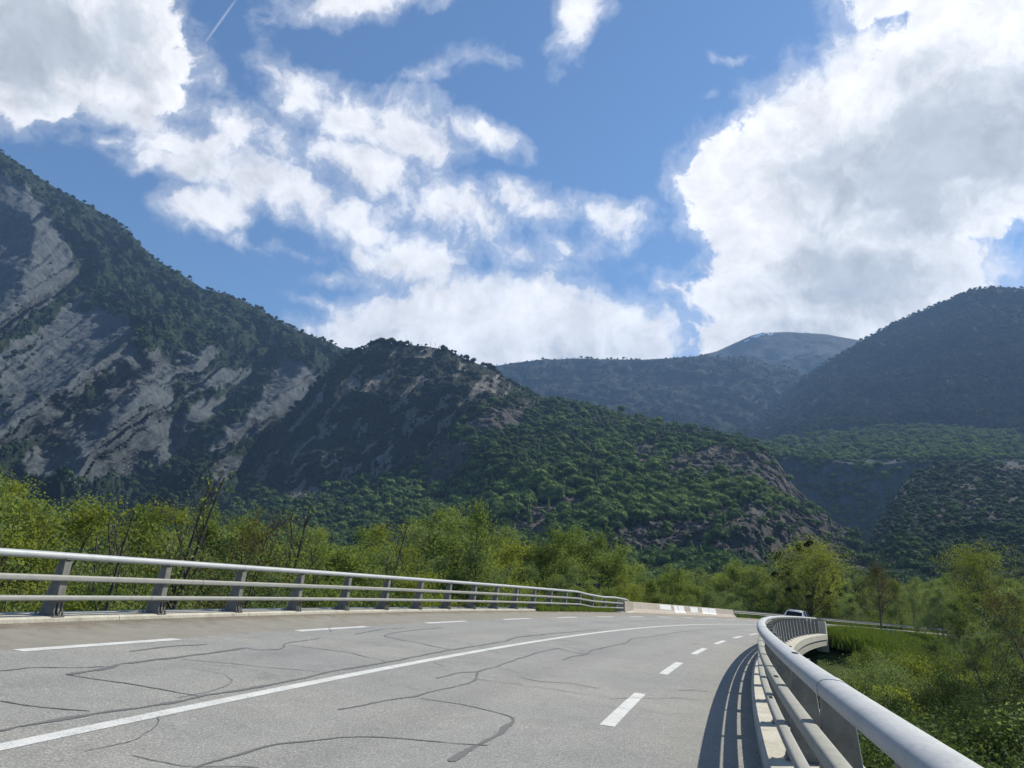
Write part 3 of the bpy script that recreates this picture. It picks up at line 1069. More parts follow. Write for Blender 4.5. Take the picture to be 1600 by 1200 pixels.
def seg_dist(U, V, pts):
    best = np.full(U.shape, 1e9); side = np.zeros(U.shape)
    for (x0, y0), (x1, y1) in zip(pts[:-1], pts[1:]):
        dx, dy = x1 - x0, y1 - y0
        t = np.clip(((U - x0) * dx + (V - y0) * dy) / (dx * dx + dy * dy), 0, 1)
        ex, ey = U - x0 - t * dx, V - y0 - t * dy
        d = np.hypot(ex, ey)
        sd = np.sign(dx * ey - dy * ex)
        m = d < best
        best[m] = d[m]; side[m] = sd[m]
    return best, side


LAYERS = {}


def layer(name, us, lines, rows, rugged, rock_fn, scree_fn, mat, label_kind='structure', disp=None, back=(.35, .5), seed=0, ncol=420):
    """a mountain from contour lines: lines = [(v(u), range(u)) ...] from the foot to the crest, each a list over the control columns us"""
    U1 = np.linspace(us[0], us[-1], ncol)
    vs = np.array([np.interp(U1, us, l[0]) for l in lines])
    rs = np.array([np.interp(U1, us, l[1]) for l in lines])
    K = len(lines); tt = np.linspace(0, K - 1, rows)
    vg = np.array([[0.0]]); rg = vg
    i = np.minimum(tt.astype(int), K - 2); f = (tt - i)[:, None]
    vg = vs[i] * (1 - f) + vs[i + 1] * f
    rg = rs[i] * (1 - f) + rs[i + 1] * f
    Ug = np.broadcast_to(U1, vg.shape)
    crest_fade = np.clip((K - 1 - tt) / .08, 0, 1)[:, None]
    foot_fade = np.clip(tt / .1, 0, 1)[:, None]
    if disp is not None:
        rg = rg + disp(Ug, vg) * foot_fade * np.clip((K - 1 - tt) / .25, 0, 1)[:, None]
    D = ray_np(Ug, vg)
    hl = np.hypot(D[..., 0], D[..., 1])
    X = D[..., 0] / hl * rg; Y = D[..., 1] / hl * rg; Z = D[..., 2] / hl * rg + ZC
    P = np.stack([X, Y, Z], -1)
    sc = rs.mean()
    n = fbm(P / (sc * .09) + seed, 6, .55, True) - .3
    n2 = fbm(P / (sc * .022) + seed + 9, 5, .6)
    amp = rugged * sc
    dirh = np.stack([D[..., 0] / hl, D[..., 1] / hl, X * 0], -1)
    rsm = np.zeros(vg.shape)
    if rock_fn:
        rsm = rock_fn(*warp(Ug, vg)).astype(float)
        for _ in range(6):
            rsm[1:-1] = (rsm[:-2] + rsm[1:-1] + rsm[2:]) / 3; rsm[:, 1:-1] = (rsm[:, :-2] + rsm[:, 1:-1] + rsm[:, 2:]) / 3
    n = n * (1 - .86 * rsm); n2 = n2 * (1 - .6 * rsm)
    P = P - dirh * (amp * (n * .9 + n2 * .35) * crest_fade * foot_fade)[..., None]
    P[..., 2] += amp * .28 * (n2 + .4 * n) * foot_fade[:, 0][:, None] * np.clip(crest_fade + .25, 0, 1)
    # foot goes below ground, back slope falls away behind the crest
    bk = []
    L = P[-1]
    for j, q in enumerate((.04, .12, .3, .6, 1.0)):
        Q = L + dirh[-1] * (sc * back[0] * q)
        Q[:, 2] = L[:, 2] - (L[:, 2] + 30) * min(1, q * (1 - .35 * (1 - q))) 
        Q += (fbm(Q / (sc * .09) + 3, 4) * sc * rugged * q)[:, None] * np.array([0, 0, 1.])
        bk.append(Q)
    ft = P[0].copy(); ft[:, 2] = -25
    A = np.concatenate([ft[None], P, np.array(bk)])
    nr, nc = A.shape[:2]
    Uw, Vw = warp(Ug, vg)
    rock = rock_fn(Uw, Vw).astype(float) if rock_fn else np.zeros(vg.shape)
    scree = scree_fn(Uw, Vw).astype(float) if scree_fn else np.zeros(vg.shape)
    pad = lambda a: np.concatenate([a[:1], a, np.repeat(a[-1:], 5, 0)])
    ix = np.arange(nr * nc).reshape(nr, nc)
    F = np.stack([ix[:-1, :-1], ix[:-1, 1:], ix[1:, 1:], ix[1:, :-1]], -1).reshape(-1, 4)
    o = mesh_np(name, A.reshape(-1, 3), F, [MAT[mat]], smooth=True, attrs={'rock': pad(rock), 'scree': pad(scree)})
    tag(o, kind=label_kind)
    LAYERS[name] = (Ug, vg, P, A, rock, scree)
    return o


HOR = lambda us: [600 + (316 + (u - 800) * .0246) + 14 for u in us]     # just under eye level

# A: left mountain, slabs of grey limestone
usA = [-700, -300, 0, 50, 100, 150, 200, 235, 270, 320, 350, 400, 450, 500, 545, 600, 700, 800, 900]
crA = [205, 218, 236, 270, 302, 327, 360, 400, 422, 452, 458, 480, 510, 530, 548, 585, 640, 690, 740]
mdA = [560, 580, 600, 605, 610, 615, 620, 630, 640, 650, 650, 655, 660, 670, 680, 690, 720, 750, 780]
rA0 = [900, 950, 1000, 1000, 1020, 1040, 1060, 1070, 1080, 1120, 1150, 1200, 1250, 1300, 1350, 1400, 1500, 1600, 1700]
rA1 = [1700, 1600, 1500, 1500, 1500, 1510, 1520, 1530, 1540, 1560, 1580, 1600, 1620, 1650, 1680, 1700, 1750, 1800, 1850]
rA2 = [2900, 2700, 2500, 2450, 2400, 2350, 2300, 2260, 2230, 2200, 2180, 2150, 2120, 2100, 2080, 2060, 2050, 2050, 2050]
ROCKA = [
    [(-60, 250), (20, 285), (48, 298), (84, 350), (112, 398), (128, 430), (108, 455), (60, 485), (10, 528), (-60, 565)],
    [(-60, 625), (-10, 562), (60, 520), (128, 458), (136, 470), (85, 520), (0, 580), (-60, 630)],
    [(-60, 640), (0, 582), (60, 540), (112, 492), (160, 488), (195, 500), (214, 530), (210, 562), (160, 595), (110, 635), (66, 685), (0, 705), (-60, 725)],
    [(205, 552), (238, 540), (266, 560), (276, 588), (272, 625), (262, 665), (232, 715), (200, 752), (90, 760), (20, 735), (66, 692), (120, 652), (165, 612)],
    [(272, 560), (330, 545), (345, 552), (318, 578), (275, 595)],
    [(420, 592), (448, 562), (482, 572), (500, 590), (492, 620), (466, 645), (440, 665), (400, 680), (345, 708), (318, 712), (360, 665), (396, 636)],
    [(268, 655), (300, 636), (350, 620), (345, 645), (300, 680), (262, 720), (232, 735), (240, 700)],
    [(320, 748), (350, 720), (392, 712), (388, 732), (345, 756)],
    [(285, 600), (330, 585), (400, 575), (380, 600), (330, 615), (285, 625)],
]
RIDG = [([(40, 290), (60, 380), (20, 480), (-60, 560)], 55, 150), ([(205, 505), (140, 570), (60, 640), (-40, 700)], 60, 190), ([(240, 545), (215, 620), (150, 700), (90, 760)], 60, 210),
        ([(475, 570), (440, 620), (380, 670), (300, 740)], 55, 170), ([(340, 545), (290, 580)], 30, 60), ([(300, 650), (250, 700)], 26, 70)]
GUL = [([(135, 440), (60, 500), (-40, 560)], 22, 110), ([(268, 560), (200, 600), (120, 650), (60, 700)], 24, 170), ([(285, 620), (262, 690), (200, 750)], 22, 120), ([(420, 560), (340, 630), (280, 690)], 30, 120), ([(520, 590), (470, 660), (390, 740)], 24, 160)]


def dispA(U, V):
    Uw, Vw = warp(U, V, 16, 60.)
    pr_ = (.53 * Uw + .85 * Vw)
    w1 = pr_ / 118. + .25; w2 = pr_ / 29. + .3 * fbm(np.stack([U / 90, V / 90, U * 0], -1), 2); w3 = pr_ / 10.5 + .5 * fbm(np.stack([U / 50, V / 50, U * 0], -1), 2)
    d = 85 * (w1 - np.floor(w1)) + 15 * (w2 - np.floor(w2)) + 6 * (w3 - np.floor(w3)) - 50
    for pts, w, a in RIDG:
        q, sd = seg_dist(Uw, Vw, pts); ww = np.where(sd < 0, w * 1.25, w * .65)
        d = d - a * np.exp(-(q / ww) ** 1.6)
    for pts, w, a in GUL:
        q, sd = seg_dist(Uw, Vw, pts)
        d = d + a * np.exp(-(q / w) ** 1.5)
    return d


anyp = lambda polys: (lambda U, V: np.any([pip(U, V, q) for q in polys], axis=0))
layer('left_mountain', usA, [(HOR(usA), rA0), (mdA, rA1), (crA, rA2)], 420, .045, anyp(ROCKA), None, 'mountain_rock', disp=dispA, ncol=520, seed=1)

# B: middle hill with its wooded spur
usB = [250, 300, 350, 400, 450, 500, 545, 590, 620, 665, 700, 730, 770, 800, 840, 890, 960, 1060, 1130, 1180, 1210, 1240, 1280, 1330, 1352, 1400, 1460, 1600]
crB = [850, 800, 760, 702, 648, 592, 556, 533, 538, 541, 547, 562, 577, 600, 618, 626, 641, 664, 679, 690, 714, 760, 800, 835, 868, 900, 925, 945]
mdB = [870, 840, 820, 790, 770, 760, 755, 750, 748, 745, 742, 742, 742, 744, 746, 750, 756, 764, 772, 780, 800, 825, 850, 870, 885, 905, 928, 946]
rB0 = [560, 560, 560, 560, 560, 560, 560, 560, 555, 550, 545, 540, 530, 520, 510, 500, 490, 480, 480, 480, 480, 480, 490, 500, 500, 500, 500, 500]
rB1 = [1150, 1180, 1210, 1240, 1250, 1250, 1250, 1240, 1230, 1200, 1150, 1060, 930, 900, 880, 860, 840, 820, 800, 790, 780, 760, 740, 700, 650, 620, 600, 580]
rB2 = [1420, 1440, 1460, 1480, 1500, 1500, 1500, 1490, 1480, 1470, 1465, 1460, 1450, 1430, 1410, 1390, 1350, 1300, 1250, 1200, 1150, 1080, 1000, 900, 850, 780, 720, 650]
SCRB = [[(655, 720), (690, 695), (735, 700), (730, 735), (690, 758), (668, 760)], [(775, 835), (800, 808), (850, 792), (905, 785), (920, 795), (860, 815), (840, 850), (800, 850)],
        [(930, 845), (975, 822), (1040, 815), (1120, 830), (1190, 812), (1250, 826), (1330, 850), (1380, 905), (1180, 905), (1100, 870), (980, 885), (920, 880)],
        [(1020, 742), (1060, 712), (1120, 700), (1210, 715), (1250, 760), (1290, 800), (1210, 775), (1130, 745), (1080, 745)], [(720, 665), (760, 640), (830, 632), (815, 665), (760, 680)],
        [(985, 705), (1030, 700), (1020, 720), (990, 725)], [(1080, 800), (1180, 790), (1300, 815), (1340, 850), (1200, 820), (1100, 822)]]
SHADEB = [[(380, 740), (500, 585), (590, 525), (700, 540), (830, 605), (760, 640), (700, 680), (650, 730), (560, 760), (440, 790)]]  # shaded left face of the hill, its shade coloured into the wood


def dispB(U, V):
    Uw, Vw = warp(U, V, 14, 60.)
    d = 0
    for pts, w, a in (([(775, 580), (730, 640), (690, 700), (640, 780)], 90, 120), ([(1130, 690), (1000, 760), (900, 850)], 90, 60), ([(900, 640), (860, 740), (800, 820)], 50, 40), ([(1210, 740), (1180, 800), (1120, 860)], 60, 50)):
        q, sd = seg_dist(Uw, Vw, pts)
        d = d - a * np.exp(-(q / w) ** 1.5)
    # shelves
    d = d + 14 * np.sin(Vw / 17. + 2 * fbm(np.stack([U / 90, V / 90, U * 0], -1), 3))
    return d


layer('middle_hill', usB, [(HOR(usB), rB0), (mdB, rB1), (crB, rB2)], 330, .03, lambda U, V: pip(U, V, SHADEB[0]) & (fbm(np.stack([(U + V) / 26, (V - U) / 90, U * 0], -1), 4) > .12), anyp(SCRB), 'hill_rock', disp=dispB, ncol=560, seed=5)

# C: far plateau ridge, C2: bald summit with snow, D: right mountain
usC = [400, 600, 700, 770, 800, 850, 900, 1000, 1040, 1100, 1160, 1230, 1300, 1400, 1600]
crC = [620, 600, 590, 573, 567, 562, 560, 563, 560, 556, 560, 575, 600, 640, 700]
layer('plateau_ridge', usC, [([760] * 15, [2600] * 15), ([675, 670, 668, 660, 655, 650, 650, 655, 660, 665, 672, 680, 690, 700, 720], [3100] * 15), (crC, [4000] * 15)], 150, .03, None, None, 'far_rock', ncol=300, seed=11)
usS = [900, 1000, 1060, 1090, 1120, 1150, 1175, 1190, 1230, 1290, 1345, 1400, 1500, 1700]
crS = [600, 575, 563, 556, 549, 535, 524, 520, 518.5, 522, 532, 548, 580, 620]
SNOW = [[(1172, 530), (1180, 526), (1192, 523.5), (1200, 523), (1190, 527), (1178, 531)], [(1198, 523.5), (1207, 522.6), (1206, 526), (1199, 526)], [(1255, 521.4), (1264, 521.6), (1263, 524), (1256, 523.4)], [(1160, 536), (1168, 533), (1166, 537)], [(1278, 523), (1284, 523.4), (1282, 525)]]
layer('summit', usS, [([700] * 14, [4300] * 14), ([640] * 14, [4600] * 14), (crS, [5200] * 14)], 130, .012, lambda U, V: V < 560, None, 'far_rock', ncol=300, seed=15)
usD = [1080, 1130, 1190, 1250, 1290, 1345, 1400, 1440, 1490, 1520, 1560, 1600, 1700, 1900, 2300]
crD = [692, 674, 642, 598, 566, 533, 504, 486, 465, 452, 449, 451, 440, 420, 400]
layer('right_mountain', usD, [([730] * 15, [1900] * 15), ([700, 695, 690, 668, 655, 640, 630, 620, 610, 600, 600, 600, 600, 590, 580], [2500] * 15), (crD, [3500] * 15)], 260, .035, None,
      anyp([[(1505, 462), (1530, 470), (1575, 495), (1560, 498), (1515, 478)]]), 'far_rock', ncol=420, seed=21)
# E: wooded terrace and the cliff under it, F: scrubby slope to its right
usE = [1100, 1150, 1200, 1215, 1250, 1300, 1350, 1400, 1450, 1500, 1600, 1800, 2300]
layer('terrace', usE, [([900] * 13, [1280] * 13), ([870] * 13, [1350] * 13), ([722, 720, 718, 716, 718, 722, 726, 724, 720, 722, 730, 740, 740], [1420] * 13),
                       ([700, 695, 690, 688, 684, 678, 672, 668, 668, 672, 680, 690, 690], [2100] * 13)], 200, .022,
      lambda U, V: (V > 716) , None, 'mountain_rock', ncol=420, seed=31)
usF = [1300, 1335, 1352, 1372, 1390, 1410, 1440, 1480, 1530, 1600, 1700, 1900, 2300]
crF = [905, 885, 862, 822, 790, 758, 734, 722, 722, 728, 735, 740, 740]
layer('scrub_slope', usF, [([u * .0246 + 905 for u in usF], [520] * 13), ([908, 893, 880, 865, 850, 840, 830, 825, 825, 830, 830, 830, 830], [760] * 13), (crF, [980, 960, 950, 1000, 1050, 1100, 1150, 1200, 1230, 1250, 1250, 1250, 1250])], 220, .028,
      None, lambda U, V: fbm(np.stack([U / 60, V / 30, U * 0], -1), 3) > .0, 'hill_rock', ncol=420, seed=41)
# snow lying on the summit
Ug, vg, Pm, A_, _, _ = LAYERS['summit']
sn = anyp(SNOW)(*warp(Ug, vg, 1.2, 6.))
ii, jj = np.nonzero(sn[:-1, :-1])
m, g, p, o = material('snow', (.85, .87, .9), .7)
nn_ = Pm.shape[1]
if len(ii):
    keep = {}; V = []; F = []
    for i, j in zip(ii, jj):
        q = []
        for a, b in ((i, j), (i, j + 1), (i + 1, j + 1), (i + 1, j)):
            if (a, b) not in keep:
                keep[(a, b)] = len(V); V.append(Pm[a, b] + np.array([0, -6, 6.]))
            q.append(keep[(a, b)])
        F.append(q)
    o = mesh_np('snow', V, np.array(F), [MAT['snow']])
    tag(o, kind='structure')

# ------------------------------------------------------------------ far woods (one mass each)
PROTO = bpy.data.collections.new('tree_kinds')


def ico(sub):
    bm = bmesh.new(); bmesh.ops.create_icosphere(bm, subdivisions=sub, radius=1)
    V = np.array([v.co[:] for v in bm.verts]); F = np.array([[v.index for v in f.verts] for f in bm.faces]); bm.free()
    return V, F


ICO1, ICO2 = ico(1), ico(2)


def far_tree(name, seed, kind):
    rng = np.random.RandomState(seed)
    Vs, Fs, lv = [], [], []; nv = 0
    V0, F0 = ICO2
    if kind == 'broad':
        cs = [(0, 0, .62, .34)] + [(.27 * math.cos(a), .27 * math.sin(a), .45 + .25 * rng.rand(), .2 + .1 * rng.rand()) for a in np.arange(6) * 1.05 + rng.rand()] + [(.1 * rng.randn(), .1 * rng.randn(), .84, .17)]
        for x, y, z, r in cs:
            q = V0 * (1 + .5 * fbm(V0 * 3.6 + rng.rand() * 50, 3)[:, None]) * r * .86 * np.array([1, 1, .9]) + (x, y, z)
            Vs.append(q); Fs.append(F0 + nv); nv += len(q); lv.append(np.full(len(q), rng.rand()))
        C = np.concatenate([rng.normal(size=(60, 3)) for _ in cs]); C /= np.linalg.norm(C, axis=1, keepdims=True)
        C = C * np.repeat([c[3] for c in cs], 60)[:, None] * (.85 + .4 * rng.rand(len(C), 1)) + np.repeat([c[:3] for c in cs], 60, axis=0)
    elif kind == 'cone':
        for k in range(9):
            z = .12 + .1 * k; r = .2 * (1 - z) + .03
            n = 9; a = np.arange(n) * 2 * math.pi / n + rng.rand() * 3
            rad = r * (.75 + .6 * rng.rand(n))
            ring = np.stack([rad * np.cos(a), rad * np.sin(a), z - .05 + .03 * rng.randn(n)], 1)
            top = np.array([[.01 * rng.randn(), .01 * rng.randn(), z + .16]])
            Vs.append(np.concatenate([ring, top])); Fs.append(np.array([[i, (i + 1) % n, n] for i in range(n)]) + nv); nv += n + 1; lv.append(np.full(n + 1, rng.rand()))
        C = rng.rand(90, 3); z = .1 + .8 * C[:, 2] ** 1.3; a = C[:, 0] * 6.28; r = (.2 * (1 - z) + .03) * (.7 + .5 * C[:, 1])
        C = np.stack([r * np.cos(a), r * np.sin(a), z], 1)
    else:
        cs = [(.22 * rng.randn(), .22 * rng.randn(), .28 + .1 * rng.rand(), .26 + .1 * rng.rand()) for _ in range(4)]
        for x, y, z, r in cs:
            q = V0 * (1 + .4 * fbm(V0 * 2.3 + rng.rand() * 50, 3)[:, None]) * r + (x, y, z)
            Vs.append(q); Fs.append(F0 + nv); nv += len(q); lv.append(np.full(len(q), rng.rand()))
        C = np.concatenate([rng.normal(size=(30, 3)) for _ in cs]); C /= np.linalg.norm(C, axis=1, keepdims=True)
        C = C * .36 * (1 + .35 * rng.rand(len(C), 1)) + np.repeat([c[:3] for c in cs], 30, axis=0)
    LV, LF = leaf_quads(C, .095 if kind != 'cone' else .08, rng)
    T = np.concatenate([LF[:, [0, 1, 2]], LF[:, [0, 2, 3]]]) + nv
    Vs.append(LV); Fs.append(T); lv.append(np.repeat(rng.rand(len(C)), 4))
    o = mesh_np(name, np.concatenate(Vs), np.concatenate(Fs), [MAT['wood_leaf']], attrs={'lv': np.concatenate(lv)}, link=False)
    PROTO.objects.link(o)
    return o


KINDS = {}
for i, (nm, kd) in enumerate((('a_broadleaf', 'broad'), ('b_broadleaf', 'broad'), ('c_broadleaf', 'broad'), ('d_conifer', 'cone'), ('e_conifer', 'cone'), ('f_scrub', 'bush'), ('g_scrub', 'bush'))):
    far_tree(nm, 40 + i, kd)


def scatter(name, P, scale, kind, tint, coll=PROTO, tilt=.06, zs=None):
    """one object: instances of the collection's members on points"""
    n = len(P)
    me = bpy.data.meshes.new(name)
    me.vertices.add(n); me.vertices.foreach_set('co', np.asarray(P, np.float32).ravel())
    rs = np.random.RandomState(n)
    for nm, arr, ty in (('size', scale, 'FLOAT'), ('tint', tint, 'FLOAT'), ('kind_index', kind, 'INT'), ('spin', rs.rand(n) * 6.28, 'FLOAT')):
        a = me.attributes.new(nm, ty, 'POINT'); a.data.foreach_set('value', np.asarray(arr, np.int32 if ty == 'INT' else np.float32))
    sc = np.stack([scale * (.85 + .4 * rs.rand(n)), scale * (.85 + .4 * rs.rand(n)), scale * (zs if zs is not None else 1)], 1)
    a = me.attributes.new('size3', 'FLOAT_VECTOR', 'POINT'); a.data.foreach_set('vector', sc.astype(np.float32).ravel())
    rt = np.stack([tilt * rs.randn(n), tilt * rs.randn(n), rs.rand(n) * 6.28], 1)
    a = me.attributes.new('turn', 'FLOAT_VECTOR', 'POINT'); a.data.foreach_set('vector', rt.astype(np.float32).ravel())
    o = bpy.data.objects.new(name, me); SC.collection.objects.link(o)
    ng = bpy.data.node_groups.new(name + '_nodes', 'GeometryNodeTree')
    ng.interface.new_socket('Geometry', in_out='INPUT', socket_type='NodeSocketGeometry')
    ng.interface.new_socket('Geometry', in_out='OUTPUT', socket_type='NodeSocketGeometry')
    A = ng.nodes.new; L = ng.links.new
    gi, go_ = A('NodeGroupInput'), A('NodeGroupOutput')
    iop = A('GeometryNodeInstanceOnPoints'); ci = A('GeometryNodeCollectionInfo')
    ci.inputs['Collection'].default_value = coll
    ci.inputs['Separate Children'].default_value = True; ci.inputs['Reset Children'].default_value = True
    iop.inputs['Pick Instance'].default_value = True
    L(gi.outputs[0], iop.inputs['Points']); L(ci.outputs[0], iop.inputs['Instance'])
    for nm, ty, tgt in (('kind_index', 'INT', 'Instance Index'), ('size3', 'FLOAT_VECTOR', 'Scale')):
        na_ = A('GeometryNodeInputNamedAttribute'); na_.data_type = ty; na_.inputs['Name'].default_value = nm
        L(na_.outputs['Attribute'], iop.inputs[tgt])
    na_ = A('GeometryNodeInputNamedAttribute'); na_.data_type = 'FLOAT_VECTOR'; na_.inputs['Name'].default_value = 'turn'
    er = A('FunctionNodeEulerToRotation'); L(na_.outputs['Attribute'], er.inputs[0]); L(er.outputs[0], iop.inputs['Rotation'])
    L(iop.outputs[0], go_.inputs[0])
    md = o.modifiers.new('scatter', 'NODES'); md.node_group = ng
    tag(o, kind='stuff')
    return o


def sample_layer(lname, n, dens, seed, ulim=(-130, 1730)):
    Ug, vg, P, A, rock, scree = LAYERS[lname]
    rs = np.random.RandomState(seed)
    nr, nc = Ug.shape
    u = ulim[0] + rs.rand(n) * (ulim[1] - ulim[0])
    c = (u - Ug[0, 0]) / (Ug[0, -1] - Ug[0, 0]) * (nc - 1)
    ok = (c >= 0) & (c < nc - 1); c = c[ok]
    # rows: uniform in picture height, so draw v then find the row
    c0 = c.astype(int)
    v0 = vg[0, c0]; v1 = vg[-1, c0]
    hmax = (v0 - v1).max()
    keep = rs.rand(len(c)) < (v0 - v1) / hmax
    c, c0, v0, v1 = c[keep], c0[keep], v0[keep], v1[keep]
    v = v0 + (v1 - v0) * rs.rand(len(c))
    r = np.empty(len(c))
    for k in range(nr):
        pass
    # vectorised search down each column
    cols = vg[:, c0]
    r = (cols > v).sum(0) - 1 + .0
    r = np.clip(r, 0, nr - 2)
    ri = r.astype(int)
    den = cols[ri, np.arange(len(c))] - cols[ri + 1, np.arange(len(c))]
    fr = np.clip((cols[ri, np.arange(len(c))] - v) / np.where(abs(den) < 1e-6, 1, den), 0, 1)
    fc = c - c0
    p = (P[ri, c0] * (1 - fc)[:, None] + P[ri, c0 + 1] * fc[:, None]) * (1 - fr)[:, None] + (P[ri + 1, c0] * (1 - fc)[:, None] + P[ri + 1, c0 + 1] * fc[:, None]) * fr[:, None]
    U = Ug[0, 0] + c / (nc - 1) * (Ug[0, -1] - Ug[0, 0])
    d = dens(U, v, rock[ri, c0], scree[ri, c0])
    k = rs.rand(len(d)) < d
    return p[k], U[k], v[k], rs


def pick(rs, n, probs):
    return rs.choice(len(probs), n, p=np.array(probs) / sum(probs))


nz2 = lambda U, V, f, s=0: fbm(np.stack([U / f + s, V / f, U * 0 + s], -1), 3)
# left mountain: dark mixed wood above the slabs
p, U, V, rs = sample_layer('left_mountain', 38000, lambda U, V, rk, sc: np.where(rk > .5, .02, np.clip(.85 + .9 * nz2(U, V, 45), .12, 1)), 1)
br = np.clip(np.exp(-(((U - 300) / 110) ** 2 + ((V - 510) / 55) ** 2)) * 1.1 + .5 * nz2(U, V, 30, 4), 0, 1)
kd = np.where(rs.rand(len(U)) < .42 - .3 * br, 3 + pick(rs, len(U), [1, 1]), pick(rs, len(U), [1, 1, 1]))
scatter('left_mountain_wood', p, 8.5 * (.45 + 1.1 * rs.rand(len(U)) ** 1.5), kd, np.clip(.16 + .38 * br + .16 * rs.randn(len(U)), 0, 1))
# crest line of the left mountain and of the hill
# middle hill
dk = lambda U, V: pip(*warp(U, V, 25, 60.), SHADEB[0])


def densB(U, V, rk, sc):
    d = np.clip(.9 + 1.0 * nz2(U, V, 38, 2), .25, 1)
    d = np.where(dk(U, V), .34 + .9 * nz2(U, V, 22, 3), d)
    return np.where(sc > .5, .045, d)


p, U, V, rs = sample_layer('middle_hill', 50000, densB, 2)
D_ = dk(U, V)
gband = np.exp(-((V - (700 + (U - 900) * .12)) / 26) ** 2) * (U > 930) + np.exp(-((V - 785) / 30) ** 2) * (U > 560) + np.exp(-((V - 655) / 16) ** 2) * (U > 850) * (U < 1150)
tn = np.where(D_, .08, .58 + .28 * np.clip(gband, 0, 1) + .25 * nz2(U, V, 26, 7)) + .10 * rs.randn(len(U))  # dark conifers there; the face's shade is put into their tint too
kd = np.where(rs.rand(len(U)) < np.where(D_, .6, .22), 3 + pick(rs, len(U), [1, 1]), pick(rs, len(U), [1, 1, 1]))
low = densB(U, V, 0 * U, LAYERS['middle_hill'][5][0, 0] * 0 + 0 * U) * 0
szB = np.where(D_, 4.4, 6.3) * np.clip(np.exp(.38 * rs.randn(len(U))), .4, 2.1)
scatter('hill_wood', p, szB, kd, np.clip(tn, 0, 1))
Ug, vg, Pm = LAYERS['middle_hill'][:3]
uu = np.concatenate([rs.uniform(548, 660, 46), rs.uniform(590, 625, 26), rs.uniform(690, 835, 60), rs.uniform(340, 560, 60)])
cc = ((uu - Ug[0, 0]) / (Ug[0, -1] - Ug[0, 0]) * (Ug.shape[1] - 1)).astype(int)
q = Pm[-1 - rs.randint(0, 4, len(cc)), cc]
scatter('crest_wood', q, rs.uniform(4, 11, len(cc)), pick(rs, len(cc), [2, 1, 1, 1, 1]), rs.uniform(.02, .2, len(cc)))
p, U, V, rs = sample_layer('middle_hill', 16000, lambda U, V, rk, sc: np.where(sc > .5, .62, .10), 3)
scatter('hill_scrub', p, 2.2 * (.5 + 1.0 * rs.rand(len(U))), 5 + pick(rs, len(U), [1, 1]), np.clip(.22 + .12 * rs.randn(len(U)), 0, 1))
for lay, nm, u0, u1, n_, lo_, hi_ in (('left_mountain', 'left_crest_wood', -60, 560, 230, 4, 10), ('right_mountain', 'right_crest_wood', 1350, 1640, 120, 5, 10)):
    Ug, vg, Pm = LAYERS[lay][:3]
    uu = rs.uniform(u0, u1, n_)
    cc = ((uu - Ug[0, 0]) / (Ug[0, -1] - Ug[0, 0]) * (Ug.shape[1] - 1)).astype(int)
    q = Pm[-1 - rs.randint(0, 5, n_), cc]
    scatter(nm, q, rs.uniform(lo_, hi_, n_), pick(rs, n_, [1, 1, 1, 1.5, 1.5]), rs.uniform(.05, .25, n_))
# plateau ridge, right mountain
p, U, V, rs = sample_layer('plateau_ridge', 16000, lambda U, V, rk, sc: np.clip(.75 + 1.2 * nz2(U, V, 50, 5), .1, 1), 4, (380, 1400))
scatter('ridge_wood', p, 11 * (.6 + .8 * rs.rand(len(U))), np.where(rs.rand(len(U)) < .7, 3 + pick(rs, len(U), [1, 1]), pick(rs, len(U), [1, 1, 1])), np.clip(.10 + .08 * rs.randn(len(U)), 0, 1))
p, U, V, rs = sample_layer('right_mountain', 32000, lambda U, V, rk, sc: np.where(sc > .5, .1, np.clip(.85 + .9 * nz2(U, V, 40, 6), .15, 1)), 5, (1080, 1750))
scatter('right_mountain_wood', p, 9.5 * (.5 + 1.0 * rs.rand(len(U))), np.where(rs.rand(len(U)) < .5, 3 + pick(rs, len(U), [1, 1]), pick(rs, len(U), [1, 1, 1])), np.clip(.13 + .22 * np.clip(nz2(U, V, 30, 8), 0, 1) + .10 * rs.randn(len(U)), 0, 1))
# terrace wood in fresh leaf, scrub slope
p, U, V, rs = sample_layer('terrace', 12000, lambda U, V, rk, sc: np.where(V < 722, 1.0, .10), 6, (1100, 1750))
scatter('terrace_wood', p, 11 * (.6 + .7 * rs.rand(len(U))), pick(rs, len(U), [1, 1, 1]), np.clip(.74 + .3 * nz2(U, V, 22, 9) + .1 * rs.randn(len(U)), 0, 1))
p, U, V, rs = sample_layer('scrub_slope', 15000, lambda U, V, rk, sc: np.clip(.55 + 1.0 * nz2(U, V, 30, 10), .1, 1), 7, (1290, 1750))
scatter('slope_scrub', p, 3.1 * np.clip(np.exp(.45 * rs.randn(len(U))), .4, 2.6), pick(rs, len(U), [1, 1, 1, 0, 0, 5, 5]), np.clip(.34 + .2 * nz2(U, V, 22, 11) + .08 * rs.randn(len(U)), 0, 1))
p, U, V, rs = sample_layer('scrub_slope', 2600, lambda U, V, rk, sc: np.clip(1 - np.hypot((U - 1405) / 60, (V - 875) / 30), 0, 1) + (V > 880) * .5, 8, (1290, 1750))
scatter('slope_wood', p, 9 * (.6 + .7 * rs.rand(len(U))), pick(rs, len(U), [1, 1, 1]), np.clip(.36 + .1 * rs.randn(len(U)), 0, 1))

